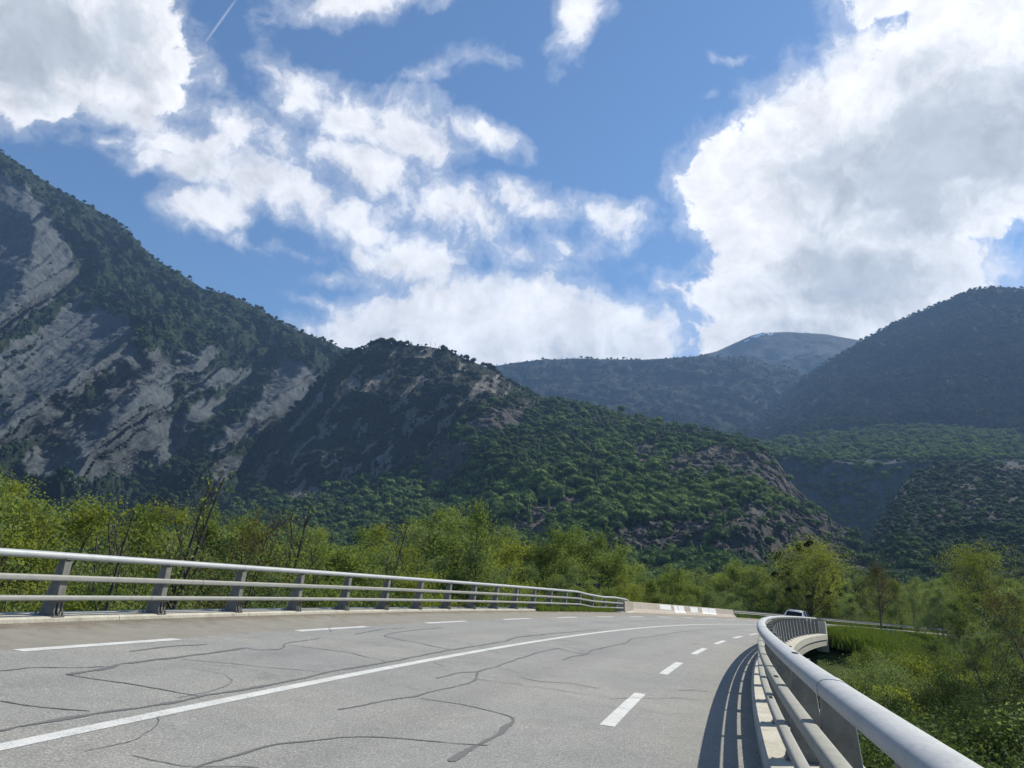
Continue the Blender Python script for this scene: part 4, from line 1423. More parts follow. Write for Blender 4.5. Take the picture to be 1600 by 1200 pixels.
# valley floor woods beyond the near belts
rs = np.random.RandomState(77)
n = 9000
r = np.sqrt(rs.rand(n)) * 820 + 0; a = R(-60) + rs.rand(n) * R(120)
X, Y = r * np.sin(a), r * np.cos(a)
k = (r > 165)
X, Y = X[k], Y[k]
s_, o_ = road_dist(X, Y)
k = np.abs(o_) > 14
X, Y = X[k], Y[k]
Z = ground_z(X, Y)
n = len(X)
scatter('valley_wood', np.stack([X, Y, Z - .5], 1), 11.0 * (.6 + .55 * rs.rand(n)), pick(rs, n, [1, 1, 1, .05, .05]), np.clip(.5 + .16 * rs.randn(n) + .2 * fbm(np.stack([X / 60, Y / 60, X * 0], -1), 3), 0, 1))

# ------------------------------------------------------------------ near trees, each a thing of its own (trunk, crown)
def curve_pts(p0, d0, length, n, bend, rng, up=.0):
    pts = [Vector(p0)]; d = Vector(d0).normalized()
    for i in range(n):
        d = (d + Vector(rng.normal(size=3)) * bend + Vector((0, 0, up))).normalized()
        pts.append(pts[-1] + d * (length / n))
    return pts, d


def tree_parts(seed, H, stems=1, lean=.08, base=.12, spread=.28, limbs=16, subs=3, nleaf=12000, leaf=.13, sigma=.35, r0=.13, bare=0., up=.08, taper_top=.35, twig=True, leafmat='leaf_young', bark='bark', droop=0., balls=0):
    rng = np.random.RandomState(seed)
    wood = MB(); tips = []; w = []; balls_p = []
    for st in range(stems):
        a = rng.rand() * 6.28
        hh = H * (.95 if st == 0 else .6 + .35 * rng.rand())
        ln = lean + (.16 * rng.rand() if stems > 1 else 0)
        p0 = (.25 * math.cos(a) * (stems > 1), .25 * math.sin(a) * (stems > 1), -.3)
        pts, d = curve_pts(p0, (ln * math.cos(a), ln * math.sin(a), 1), hh, 10, .045, rng, .03)
        rs_ = [r0 * (H / 10) * (1 - .86 * i / 10) * (1 if stems == 1 else .75) for i in range(11)]
        wood.tube(pts, rs_, 7)
        nl = max(3, limbs // stems)
        for k in range(nl):
            f = base + (1 - base) * (k + rng.rand()) / nl
            f = min(f, .97)
            i = f * 10; i0 = int(i); p = pts[i0].lerp(pts[min(i0 + 1, 10)], i - i0)
            aa = k * 2.4 + rng.rand() * 1.2
            g_ = (f - base) / (1 - base)
            shape = math.sin(math.pi * min(1, .18 + .82 * g_) ** .8) ** .7 * (1 - taper_top * g_ * g_) + .1
            L = H * spread * shape * (.75 + .5 * rng.rand())
            el = .35 + .55 * g_ + .2 * rng.randn() + up * 2
            lp, ld = curve_pts(p, (math.cos(aa) * math.cos(el), math.sin(aa) * math.cos(el), math.sin(el)), L, 5, .14, rng, up - droop * .12)
            rr = rs_[i0] * .42
            wood.tube(lp, [rr * (1 - .85 * j / 5) + .004 for j in range(6)], 5, caps=False)
            isbare = (bare > 0 and g_ > 1 - bare)
            for q in range(1, 6):
                tips.append(lp[q]); w.append((.15 + .2 * q) * (.06 if isbare else 1))
            for j in range(subs):
                t = 1.2 + 3.6 * rng.rand(); j0 = int(t); sp = lp[j0].lerp(lp[min(j0 + 1, 5)], t - j0)
                b = Vector(rng.normal(size=3)); b.z = abs(b.z) * .6 + .15 - droop
                b = (b.normalized() + ld * .8)
                sl, sd = curve_pts(sp, b, L * (.3 + .35 * rng.rand()), 3, .2, rng, up - droop * .2)
                wood.tube(sl, [rr * .4 * (1 - .8 * x / 3) + .003 for x in range(4)], 4, caps=False)
                for q in range(1, 4):
                    tips.append(sl[q]); w.append(1.0 * (.05 if isbare else 1))
                if balls and rng.rand() < .4: balls_p.append(sl[2])
                if twig:
                    for _ in range(2):
                        tb = Vector(rng.normal(size=3)); tb.z += .4
                        tl, _d = curve_pts(sl[1 + rng.randint(2)], tb.normalized() + sd, L * .2, 2, .2, rng)
                        wood.tube(tl, [rr * .16 + .003, .004, .003], 3, caps=False)
                        tips.append(tl[2]); w.append(1.2 * (.05 if isbare else 1))
    tips = np.array([t[:] for t in tips]); w = np.array(w); w /= w.sum()
    if nleaf:
        ci = rng.choice(len(tips), nleaf, p=w)
        tone = rng.rand(len(tips))
        C = tips[ci] + rng.normal(size=(nleaf, 3)) * sigma * np.array([1, 1, .8])
        C = C[C[:, 2] > .15]; ci = ci[:len(C)]
        V, F = leaf_quads(C, leaf, rng)
        lv = np.repeat(np.clip(tone[ci] * .7 + .3 * rng.rand(len(C)), 0, 1), 4)
    else:
        V = F = lv = None
    return wood, (V, F, lv), balls_p


def make_kind(kname, seed, mats_, ball=False, **kw):
    wood, (V, F, lv), bp = tree_parts(seed, balls=ball, **kw)
    tr = wood.build('trunk', MAT[mats_[0]], link=False)
    cr = mesh_np('crown', V, F, [MAT[mats_[1]]], attrs={'lv': lv}, link=False) if V is not None else None
    bl = []
    if ball:
        rng = np.random.RandomState(seed + 5)
        for p in bp[:30]:
            C = rng.normal(size=(420, 3)); C /= np.linalg.norm(C, axis=1, keepdims=True)
            C = C * (.17 + .12 * rng.rand()) * rng.rand(420, 1) ** .4 + np.array(p[:])
            V2, F2 = leaf_quads(C, .12, rng)
            bl.append(mesh_np('mistletoe_clump', V2, F2, [MAT['mistletoe_leaf']], attrs={'lv': np.repeat(rng.rand(420), 4)}, link=False))
    return dict(H=kw['H'], trunk=tr, crown=cr, balls=bl)


TK = {}
for i in range(4):
    TK['young%d' % i] = make_kind('young', 100 + i, ('bark', 'leaf_young'), H=10, stems=4, base=.06, spread=.26, limbs=34, subs=3, nleaf=17000, leaf=.12, sigma=.27, r0=.085)
for i in range(3):
    TK['grey%d' % i] = make_kind('grey', 120 + i, ('bark_pale', 'leaf_grey'), H=10, stems=3, base=.05, spread=.32, limbs=34, subs=4, nleaf=19000, leaf=.11, sigma=.24, r0=.10, droop=.35)
for i in range(2):
    TK['yellow%d' % i] = make_kind('yellow', 140 + i, ('bark', 'leaf_yellow'), H=10, stems=3, base=.08, spread=.30, limbs=30, subs=4, nleaf=14000, leaf=.11, sigma=.30, r0=.10)
for i in range(3):
    TK['bare%d' % i] = make_kind('bare', 160 + i, ('bark', 'leaf_young'), H=12, stems=2, lean=.14, base=.25, spread=.17, limbs=26, subs=4, nleaf=2600, leaf=.12, sigma=.25, r0=.17, bare=.45, up=.25)
for i in range(2):
    TK['round%d' % i] = make_kind('round', 180 + i, ('bark', 'leaf_young'), H=10, stems=2, base=.12, spread=.36, limbs=38, subs=4, nleaf=22000, leaf=.12, sigma=.25, r0=.15, taper_top=.1)
TK['airy0'] = make_kind('airy', 187, ('bark', 'leaf_young'), H=12, stems=2, lean=.05, base=.12, spread=.20, limbs=36, subs=4, nleaf=9500, leaf=.12, sigma=.30, r0=.13, up=.15)
TK['brown0'] = make_kind('brown', 190, ('bark', 'leaf_brown'), H=10, stems=3, base=.15, spread=.30, limbs=34, subs=5, nleaf=4200, leaf=.10, sigma=.25, r0=.12)
TK['brown1'] = make_kind('brown', 191, ('bark', 'leaf_brown'), H=10, stems=1, base=.25, spread=.36, limbs=34, subs=5, nleaf=7500, leaf=.10, sigma=.28, r0=.14)
TK['mistletoe0'] = make_kind('mistletoe', 195, ('bark', 'leaf_yellow'), ball=True, H=10, stems=3, base=.18, spread=.46, limbs=36, subs=5, nleaf=21000, leaf=.11, sigma=.32, r0=.2, taper_top=.0)
TK['spread0'] = make_kind('spread', 197, ('bark', 'leaf_yellow'), H=10, stems=1, base=.40, spread=.42, limbs=26, subs=5, nleaf=12000, leaf=.11, sigma=.34, r0=.16, taper_top=.0)
TK['dead0'] = make_kind('dead', 199, ('bark', 'leaf_young'), H=10, stems=2, lean=.3, base=.2, spread=.35, limbs=20, subs=4, nleaf=0, leaf=.1, r0=.12, up=.1)
for i in range(3):
    TK['bush%d' % i] = make_kind('bush', 200 + i, ('bark', 'leaf_young'), H=4, stems=5, base=.03, spread=.42, limbs=30, subs=3, nleaf=11000, leaf=.085, sigma=.2, r0=.07)
for i in range(2):
    TK['greybush%d' % i] = make_kind('greybush', 210 + i, ('bark', 'leaf_grey'), H=4, stems=5, base=.03, spread=.44, limbs=30, subs=3, nleaf=19000, leaf=.06, sigma=.19, r0=.07)
TK['darkbush0'] = make_kind('darkbush', 215, ('bark', 'leaf_dark'), H=4, stems=5, base=.03, spread=.48, limbs=34, subs=4, nleaf=26000, leaf=.052, sigma=.2, r0=.08)
TK['bigbush0'] = make_kind('bigbush', 216, ('bark', 'leaf_mid'), H=6.5, stems=5, base=.03, spread=.40, limbs=60, subs=4, nleaf=60000, leaf=.065, sigma=.22, r0=.08)
TK['yellowbush0'] = make_kind('yellowbush', 217, ('bark', 'leaf_yellow'), H=4, stems=5, base=.03, spread=.46, limbs=30, subs=3, nleaf=11000, leaf=.085, sigma=.2, r0=.07)

CMI = np.array(CAMM.to_3x3()).T


def project(x, y, z):
    q = CMI @ np.array([x, y, z - ZC])
    return (800 + FPX * q[0] / -q[2], 600 - FPX * q[1] / -q[2]) if q[2] < -.1 else (None, None)


ALLTREES = []


def plant(name, kind, x, y, H, label, cat, group, wide=1., rz=None, tilt=None):
    k = TK[kind]
    gz = float(ground_z(np.array([x]), np.array([y]))[0]) - .1
    root = empty(name, (x, y, gz))
    f = H / k['H']
    rs = np.random.RandomState(int(abs(x * 131 + y * 17)) % 99991)
    root.rotation_euler = (tilt[0] if tilt else .03 * rs.randn(), tilt[1] if tilt else .03 * rs.randn(), rz if rz is not None else rs.rand() * 6.28)
    root.scale = (f * wide, f * wide, f)
    for nm, src in (('trunk', k['trunk']), ('crown', k['crown'])):
        if src is None: continue
        c = src.copy(); SC.collection.objects.link(c); c.parent = root
        c.name = nm
    for b in k['balls']:
        c = b.copy(); SC.collection.objects.link(c); c.parent = root
        c.name = 'mistletoe_clump'
    tag(root, label, cat, group)
    ALLTREES.append((root, kind, x, y, H))
    return root


SKYT = np.array([(-400, 600), (-200, 650), (0, 725), (60, 735), (110, 756), (180, 760), (260, 800), (330, 792), (400, 792), (470, 818), (560, 818), (640, 805), (700, 812), (740, 800), (785, 812), (810, 868), (850, 846), (900, 852), (940, 852),
                 (990, 886), (1060, 878), (1130, 884), (1190, 880), (1250, 884), (1310, 899), (1370, 899), (1440, 898), (1490, 905), (1540, 900), (1600, 898), (1900, 880)], float)


def max_height(x, y):
    gz = float(ground_z(np.array([x]), np.array([y]))[0])
    u, v = project(x, y, gz + 5)
    if u is None: return 99
    vt = np.interp(u, SKYT[:, 0], SKYT[:, 1])
    lo, hi = .5, 60.
    for _ in range(24):
        md = (lo + hi) / 2
        if project(x, y, gz + md)[1] > vt: lo = md
        else: hi = md
    return lo


ORD = ['first', 'second', 'third', 'fourth', 'fifth', 'sixth', 'seventh', 'eighth', 'ninth', 'tenth', 'eleventh', 'twelfth', 'thirteenth', 'fourteenth', 'fifteenth', 'sixteenth', 'seventeenth', 'eighteenth', 'nineteenth', 'twentieth']
POSTU = [(project(*PT(12.6245 + 2.5 * k, -5.85, .5).tolist())[0], k) for k in range(0, 18)]


def anchor(u, v=0):
    if u < 950:
        for (a, k), n_ in zip(POSTU, range(18)):
            if u < a + 12 or k == 17: return 'above the %s post of the outer railing' % ORD[k]
    for lim, t in ((1030, 'behind the plain left end of the concrete barrier'), (1120, 'behind the white panels of the concrete barrier'), (1205, 'behind the start of the steel guard rail'), (1290, 'above the white car'),
                   (1365, 'above the near half of the distant guard rail'), (1440, 'above the far half of the distant guard rail'), (1520, 'just right of the distant guard rail end')):
        if u < lim: return t
    return 'near the right edge of the photo'


DESC = {'young': ('young fresh green tree', 'broadleaf_tree'), 'grey': ('grey green willow', 'willow_tree'), 'yellow': ('yellow green tree in new leaf', 'broadleaf_tree'),
        'bare': ('slim bare topped poplar', 'poplar_tree'), 'round': ('full round green tree', 'broadleaf_tree'), 'brown': ('thin brownish tree just budding', 'broadleaf_tree')}
rs = np.random.RandomState(11)
pend = []


def kindof(u, pr):
    names = list(pr); p = np.array([pr[k] for k in names], float); nm = names[rs.choice(len(names), p=p / p.sum())]
    opts = [k for k in TK if k.rstrip('0123456789') == nm]
    return opts[rs.randint(len(opts))]


def row(off, s0, s1, step, hfrac, pr, jit=1.6, hmax=17):
    s = s0
    while s < s1:
        ss, oo = s + rs.uniform(-.4, .4) * step, off + rs.uniform(-jit, jit)
        p = PT(ss, oo, 0)
        x, y = float(p[0]), float(p[1])
        s += step
        if y < 2: continue
        u, v = project(x, y, 6)
        if u is None or u < -120 or u > 1720: continue
        mh = max_height(x, y)
        kd = kindof(u, pr)
        H = min(mh * (1.06 if kd.startswith('bare') else 1.0), hmax) * rs.uniform(*hfrac)
        if H < 3.0: continue
        pend.append((kd, x, y, H, u))


# outer side: belts running along the bridge and round the bend
row(-10.5, 8, 66, 3.2, (.55, .75), {'young': 5, 'grey': 2, 'yellow': 1})
row(-15.5, 12, 70, 3.8, (.72, .92), {'young': 4, 'grey': 2, 'yellow': 1, 'bare': 1})
row(-22, 14, 80, 4.0, (.85, 1.0), {'young': 4, 'grey': 2, 'yellow': 1.5, 'bare': 2}, 2.5)
row(-31, 16, 100, 5, (.90, 1.0), {'young': 3, 'grey': 2, 'yellow': 2, 'bare': 1.2, 'brown': .6, 'round': .6}, 3)
row(-44, 18, 110, 6, (.95, 1.0), {'young': 3, 'grey': 2, 'yellow': 2, 'brown': .5, 'round': 1}, 4)
row(-12, 71, 140, 4.5, (.6, .9), {'grey': 3, 'young': 2, 'yellow': 1}, 1.5)
row(-17, 66, 190, 4.6, (.8, 1.0), {'grey': 4, 'young': 2, 'round': 1, 'yellow': 1}, 2)
row(-25, 70, 200, 6.0, (.9, 1.0), {'grey': 3, 'young': 2, 'round': 1.5, 'brown': .5}, 3)
row(-36, 80, 210, 8.0, (.95, 1.0), {'grey': 3, 'round': 2, 'yellow': 1}, 3)


def at_px(u, d):
    """plan position in direction of column u, d metres away"""
    r = ray(u, 916 + (u - 800) * .0246); k = d / math.hypot(r.x, r.y)
    return r.x * k, r.y * k


# trees that stand out in the photograph
heroes = [('bare0', 'poplar_tree', 128, 25, 668, 'tall leaning poplar with long bare forked top, above the second post of the outer railing'),
          ('bare1', 'poplar_tree', 226, 27, 706, 'two stemmed dark poplar with leafy tuft at its top, against the grey cliffs'),
          ('bare2', 'poplar_tree', 75, 23, 742, 'dark crooked poplar stem with few leaves, above the first post of the outer railing'),
          ('bare1', 'poplar_tree', 435, 40, 758, 'slender bare tipped poplar above the fourth post of the outer railing'),
          ('bare2', 'poplar_tree', 500, 38, 770, 'thin bare poplar leaning right, between the fourth and fifth railing posts'),
          ('bare0', 'poplar_tree', 535, 42, 776, 'thin bare poplar leaning left, above the fifth post of the outer railing'),
          ('brown0', 'broadleaf_tree', 350, 33, 784, 'brownish budding tree with dark clumps above the third post of the outer railing'),
          ('airy0', 'broadleaf_tree', 748, 52, 775, 'tallest full leafed tree of the middle, dark trunk, rising above the railing'),
          ('round1', 'broadleaf_tree', 842, 84, 836, 'rounded bright green tree left of the railing end'),
          ('round0', 'broadleaf_tree', 920, 92, 838, 'broad bright green tree above the railing end'),
          ('mistletoe0', 'mistletoe_tree', 1250, 118, 858, 'wide yellow green tree full of dark mistletoe balls, behind the white car'),
          ('brown1', 'broadleaf_tree', 1372, 112, 884, 'brownish nearly leafless spreading tree above the distant guard rail'),
          ('spread0', 'broadleaf_tree', 1540, 105, 876, 'flat topped yellow green tree on a bare trunk near the right edge')]
for kd, nm, u, d, vt, lab in heroes:
    x, y = at_px(u, d)
    gz = float(ground_z(np.array([x]), np.array([y]))[0])
    z = ZC + 0
    lo, hi = 1., 40.
    for _ in range(24):
        md = (lo + hi) / 2
        if project(x, y, gz + md)[1] > vt: lo = md
        else: hi = md
    wide = {'mistletoe0': 1.5, 'round0': .95, 'round1': 1.1, 'brown1': 1.1}.get(kd, 1.0)
    plant(nm, kd, x, y, lo * 1.02, lab, 'tree', 'trees standing out of the wood', wide)

pend.sort(key=lambda t: math.hypot(t[1], t[2]))
seen = {}
for kd, x, y, H, u in pend:
    base_k = kd.rstrip('0123456789')
    d, nm = DESC[base_k]
    uu = max(0, min(1599, u))
    a = anchor(uu)
    key = (base_k, a); seen[key] = seen.get(key, 0) + 1
    n_ = seen[key]
    pos = 'front ' if n_ == 1 else ORD[n_ - 1] + ' row '
    lab = '%s%s, %s' % (pos, d, a)
    if len(lab.split()) > 16: lab = lab.replace('of the concrete barrier', 'of the barrier').replace('of the steel guard rail', 'of the guard rail').replace('above the near half of the distant', 'over the near half of the distant').replace('fresh green ', 'green ')
    if len(lab.split()) > 16: lab = lab.replace('outer railing', 'railing').replace(' of the distant', ' of the')
    plant(nm, kd, x, y, H, lab, 'tree', 'riverside trees beyond the road', 1.2 if base_k != 'bare' else 1.0)

# inner side: bushes and small trees below the railing
rs = np.random.RandomState(23)
BD = {'bush': ('green leafy bush', 'bush'), 'greybush': ('grey green bush', 'bush'), 'yellowbush': ('yellow green bush', 'bush'), 'darkbush': ('dark green dense bush', 'bush')}
spots = []
for i in range(4000):
    s = rs.uniform(2, 150) if i % 2 else rs.uniform(4, 60); o_ = rs.uniform(8.6, 62) if i % 2 else rs.uniform(8.6, 30)
    p = PT(s, o_, 0); x, y = float(p[0]), float(p[1])
    s2, o2 = road_dist(np.array([x]), np.array([y]))
    if abs(float(o2[0])) < 8.4: continue
    u, v = project(x, y, 3)
    if u is None or u < 1240 or u > 1700 or v > 1500: continue
    dd = math.hypot(x, y)
    if s > 62 and o_ < 10: continue
    mind = 2.1 + dd * .018
    if any((x - a) ** 2 + (y - b) ** 2 < mind ** 2 for a, b in spots): continue
    spots.append((x, y))
    if len(spots) > 165: break
spots.sort(key=lambda t: math.hypot(*t))
seen = {}
for x, y in spots:
    dd = math.hypot(x, y)
    u, v = project(x, y, 3)
    if dd > 70: kd = kindof(u, {'greybush': 2, 'bush': 3, 'yellowbush': 1})
    elif dd < 40: kd = kindof(u, {'darkbush': 3, 'greybush': 2.2, 'bush': .5})
    else: kd = kindof(u, {'yellowbush': 2.0, 'bush': 2.2, 'greybush': 2.2, 'darkbush': 1.4})
    H = rs.uniform(2.2, 3.9) + min(1.2, dd * .012)
    if dd < 60: H = ZC - rs.uniform(2.7, 4.6) - .4
    # keep below the lines of sight seen in the photograph
    vt = np.interp(u, [1240, 1290, 1400, 1480, 1600], [1018, 1012, 1012, 1000, 985])
    gz = float(ground_z(np.array([x]), np.array([y]))[0])
    for _ in range(30):
        if project(x, y, gz + H)[1] < vt: H *= .94
    if H < .7: continue
    d, nm = BD[kd.rstrip('0123456789')]
    w = next(t for lim, t in ((1320, 'close beside the railing'), (1380, 'a little off the railing'), (1440, 'mid slope'), (1500, 'right of mid slope'), (1560, 'toward the right edge'), (9999, 'at the right edge')) if u < lim)
    key = (d, w); seen[key] = seen.get(key, 0) + 1
    lab = '%s %s below bridge, %s, %s nearest of these' % ('small' if H < 3 else 'tall', d, w, ORD[min(seen[key] - 1, 19)])
    plant(nm, kd, x, y, H, lab, 'bush', 'bushes below the inner railing', 1.1)
for kd, nm, u, d, H, lab in (('bigbush0', 'bush', 1540, 15, 6.5, 'big dense bush with sunlit top, nearest below the inner railing'), ('bigbush0', 'bush', 1445, 22, 5.7, 'large grey green bush with pale blossom, left of the big dark bush'),
                             ('greybush0', 'bush', 1605, 21, 6.0, 'large shaded bush at the very right edge behind the big dark bush')):
    x, y = at_px(u, d); plant(nm, kd, x, y, H, lab, 'bush', 'bushes below the inner railing', 1.15)
for i, (s_b, o_b, kd, lab) in enumerate(((64, 9.2, 'bush1', 'green bush pressed against the abutment under the railing end'), (60, 10.5, 'greybush0', 'grey green bush just right of the railing end block'),
                                       (67.5, 11, 'yellowbush0', 'yellow green bush at the top corner of the grassy bank'), (56, 9.6, 'bush2', 'low green bush in the shadow beside the bridge edge'), (52, 12.5, 'greybush1', 'rounded grey green bush below the kerb of the far bridge end'))):
    p = PT(s_b, o_b, 0)
    gz_ = float(ground_z(np.array([p[0]]), np.array([p[1]]))[0]); H = 3.8
    while project(float(p[0]), float(p[1]), gz_ + H)[1] < 1004 + 6 * i: H *= .95
    plant('bush', kd, float(p[0]), float(p[1]), H, lab, 'bush', 'bushes below the inner railing', 1.15)
x, y = at_px(1585, 38); plant('dead_tree', 'dead0', x, y, 8.0, 'leafless dark leaning tree at the right edge among green bushes', 'tree', None, 1.3, rz=2.6)
x, y = at_px(1625, 46); plant('broadleaf_tree', 'brown0', x, y, 10.0, 'tall dark thinly leafed tree cut by the right edge of the photo', 'tree', None)
for u, d, H, k in ((1300, 128, 8, 'grey1'), (1430, 120, 9, 'grey0'), (1470, 100, 8, 'grey2'), (1500, 84, 7.5, 'young1'), (1560, 70, 8, 'grey1'), (1600, 88, 9, 'young2'), (1650, 60, 9, 'grey0'), (1520, 62, 6, 'grey2'), (1340, 140, 8.5, 'grey2'), (1400, 135, 9, 'young3')):
    x, y = at_px(u, d)
    H = min(H, max_height(x, y))
    plant('willow_tree' if k[0] == 'g' else 'broadleaf_tree', k, x, y, H, ('grey green willow ' if k[0] == 'g' else 'green tree ') + '%s, %s' % ({1300: 'behind the car', 1340: 'behind the bend', 1400: 'far behind the bend', 1430: 'in the far row', 1470: 'in the middle row', 1500: 'beside the meadow', 1560: 'beyond the bushes', 1600: 'in the rear row', 1650: 'cut by the frame', 1520: 'low among bushes'}[u], anchor(u)), 'tree', 'riverside trees beyond the road')

# ground cover: brambles and grass nobody could count
UC = bpy.data.collections.new('undergrowth_kinds')
for i in range(3):
    rng = np.random.RandomState(300 + i)
    C = rng.normal(size=(3200, 3)) * np.array([.5, .5, .22]) + (0, 0, .25); C = C[C[:, 2] > 0]
    V, F = leaf_quads(C, .05, rng)
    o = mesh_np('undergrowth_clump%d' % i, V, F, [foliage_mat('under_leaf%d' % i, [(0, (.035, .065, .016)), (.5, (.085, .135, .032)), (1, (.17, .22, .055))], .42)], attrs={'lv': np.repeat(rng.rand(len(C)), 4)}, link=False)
    UC.objects.link(o)
rs = np.random.RandomState(5)
n = 30000
r = 4 + np.sqrt(rs.rand(n)) * 170; a = R(-62) + rs.rand(n) * R(124)
X, Y = r * np.sin(a), r * np.cos(a)
s_, o_ = road_dist(X, Y)
k = ((o_ < -8.5) | (o_ > 7.8)) & ~((s_ > 60) & (np.abs(o_) < 12.5)) & (rs.rand(n) < np.clip(60 / r, .25, 1)) & ~((o_ > 0) & (o_ < 16) & (s_ > 68) & (s_ < 96) & (rs.rand(n) < .8))
X, Y, r = X[k], Y[k], r[k]
fa = math.atan2(43, 90)
k = ~((np.abs(np.arctan2(X, Y) - fa) < .014) & (r > 62) & (r < 101))
X, Y, r = X[k], Y[k], r[k]
Z = ground_z(X, Y); n = len(X)
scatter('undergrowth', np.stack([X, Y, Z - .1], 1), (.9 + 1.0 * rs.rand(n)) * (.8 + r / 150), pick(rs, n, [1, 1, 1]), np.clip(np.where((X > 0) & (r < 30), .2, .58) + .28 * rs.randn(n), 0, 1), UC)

GC = bpy.data.collections.new('grass_kinds')
for i in range(3):
    rng = np.random.RandomState(320 + i); Vg, Fg, lg = [], [], []
    for k in range(70):
        x, y = rng.randn(2) * .16; a = rng.rand() * 6.28; h = .25 + .35 * rng.rand(); w_ = .008 + .006 * rng.rand(); b = .25 * rng.rand()
        dx, dy = math.cos(a), math.sin(a); c0 = len(Vg)
        Vg += [(x - dy * w_, y + dx * w_, 0), (x + dy * w_, y - dx * w_, 0), (x + dx * b * h * .5 + dy * w_, y + dy * b * h * .5 - dx * w_, h * .6), (x + dx * b * h * .5 - dy * w_, y + dy * b * h * .5 + dx * w_, h * .6), (x + dx * b * h * 1.6, y + dy * b * h * 1.6, h), (x + dx * b * h * 1.6, y + dy * b * h * 1.6, h)]
        Fg += [(c0, c0 + 1, c0 + 2, c0 + 3), (c0 + 3, c0 + 2, c0 + 4, c0 + 5)]; lg += [rng.rand()] * 6
    o = mesh_np('grass_tuft%d' % i, Vg, np.array(Fg), [MAT['grass_blade']], attrs={'lv': lg}, link=False); GC.objects.link(o)
n = 60000
s_ = 60 + rs.rand(n) * 110; o_ = np.where(rs.rand(n) < .75, 7.2 + rs.rand(n) ** 1.3 * 14, -7.0 - rs.rand(n) * 5)
p = PT(s_, o_, 0); X, Y = p[:, 0], p[:, 1]
s2, o2 = road_dist(X, Y); k = (np.abs(o2) > 6.6) & (s2 > 66.5)
X, Y = X[k], Y[k]; n = len(X)
scatter('grass', np.stack([X, Y, ground_z(X, Y) - .02], 1), .9 + .9 * rs.rand(n), pick(rs, n, [1, 1, 1]), np.clip(.5 + .25 * rs.randn(n), 0, 1), GC)
n = 15000
s_ = 67.5 + rs.rand(n) ** 1.1 * 82; o_ = 6.3 + rs.rand(n) * 3.0
p = PT(s_, o_, 0); X, Y = p[:, 0], p[:, 1]
scatter('verge_grass', np.stack([X, Y, ground_z(X, Y) - .02], 1), (1.35 + .9 * rs.rand(n)), pick(rs, n, [1, 1, 1]), np.clip(.55 + .25 * rs.randn(n), 0, 1), GC)
n = 700
s_ = 69 + rs.rand(n) * 80; o_ = 8.2 + rs.rand(n) * 7
p = PT(s_, o_, 0); X, Y = p[:, 0], p[:, 1]
scatter('verge_scrub', np.stack([X, Y, ground_z(X, Y) - .1], 1), (.7 + .9 * rs.rand(n)), pick(rs, n, [1, 1, 1]), np.clip(.6 + .25 * rs.randn(n), 0, 1), UC)
# dry weeds along the far end of the outer kerb
n = 160
s_ = 40 + rs.rand(n) * 14; p = PT(s_, -5.70 + .05 * rs.randn(n), .06)
scatter('weeds', p, .35 + .3 * rs.rand(n), pick(rs, n, [1, 1, 1]), np.clip(.8 + .2 * rs.randn(n), 0, 1), GC)
# grit and dry bits swept against the kerbs
n = 5200
s_ = rs.uniform(2, 64, n); side_ = rs.rand(n) < .8
o_ = np.where(side_, -5.72 + rs.exponential(.22, n), 5.52 - rs.exponential(.12, n))
h_ = np.where(o_ < -4.2, (-4.2 - o_) / 1.54 * .07, 0) + .008
C = PT(s_, np.clip(o_, -5.73, 5.53), h_)
V, F = leaf_quads(C, .024, np.random.RandomState(9))
V[:, 2] = np.repeat(C[:, 2], 4) + .25 * (V[:, 2] - np.repeat(C[:, 2], 4))
material('grit', (.10, .075, .05), .9)
tag(mesh_np('grit', V, F, [MAT['grit']]), kind='stuff')

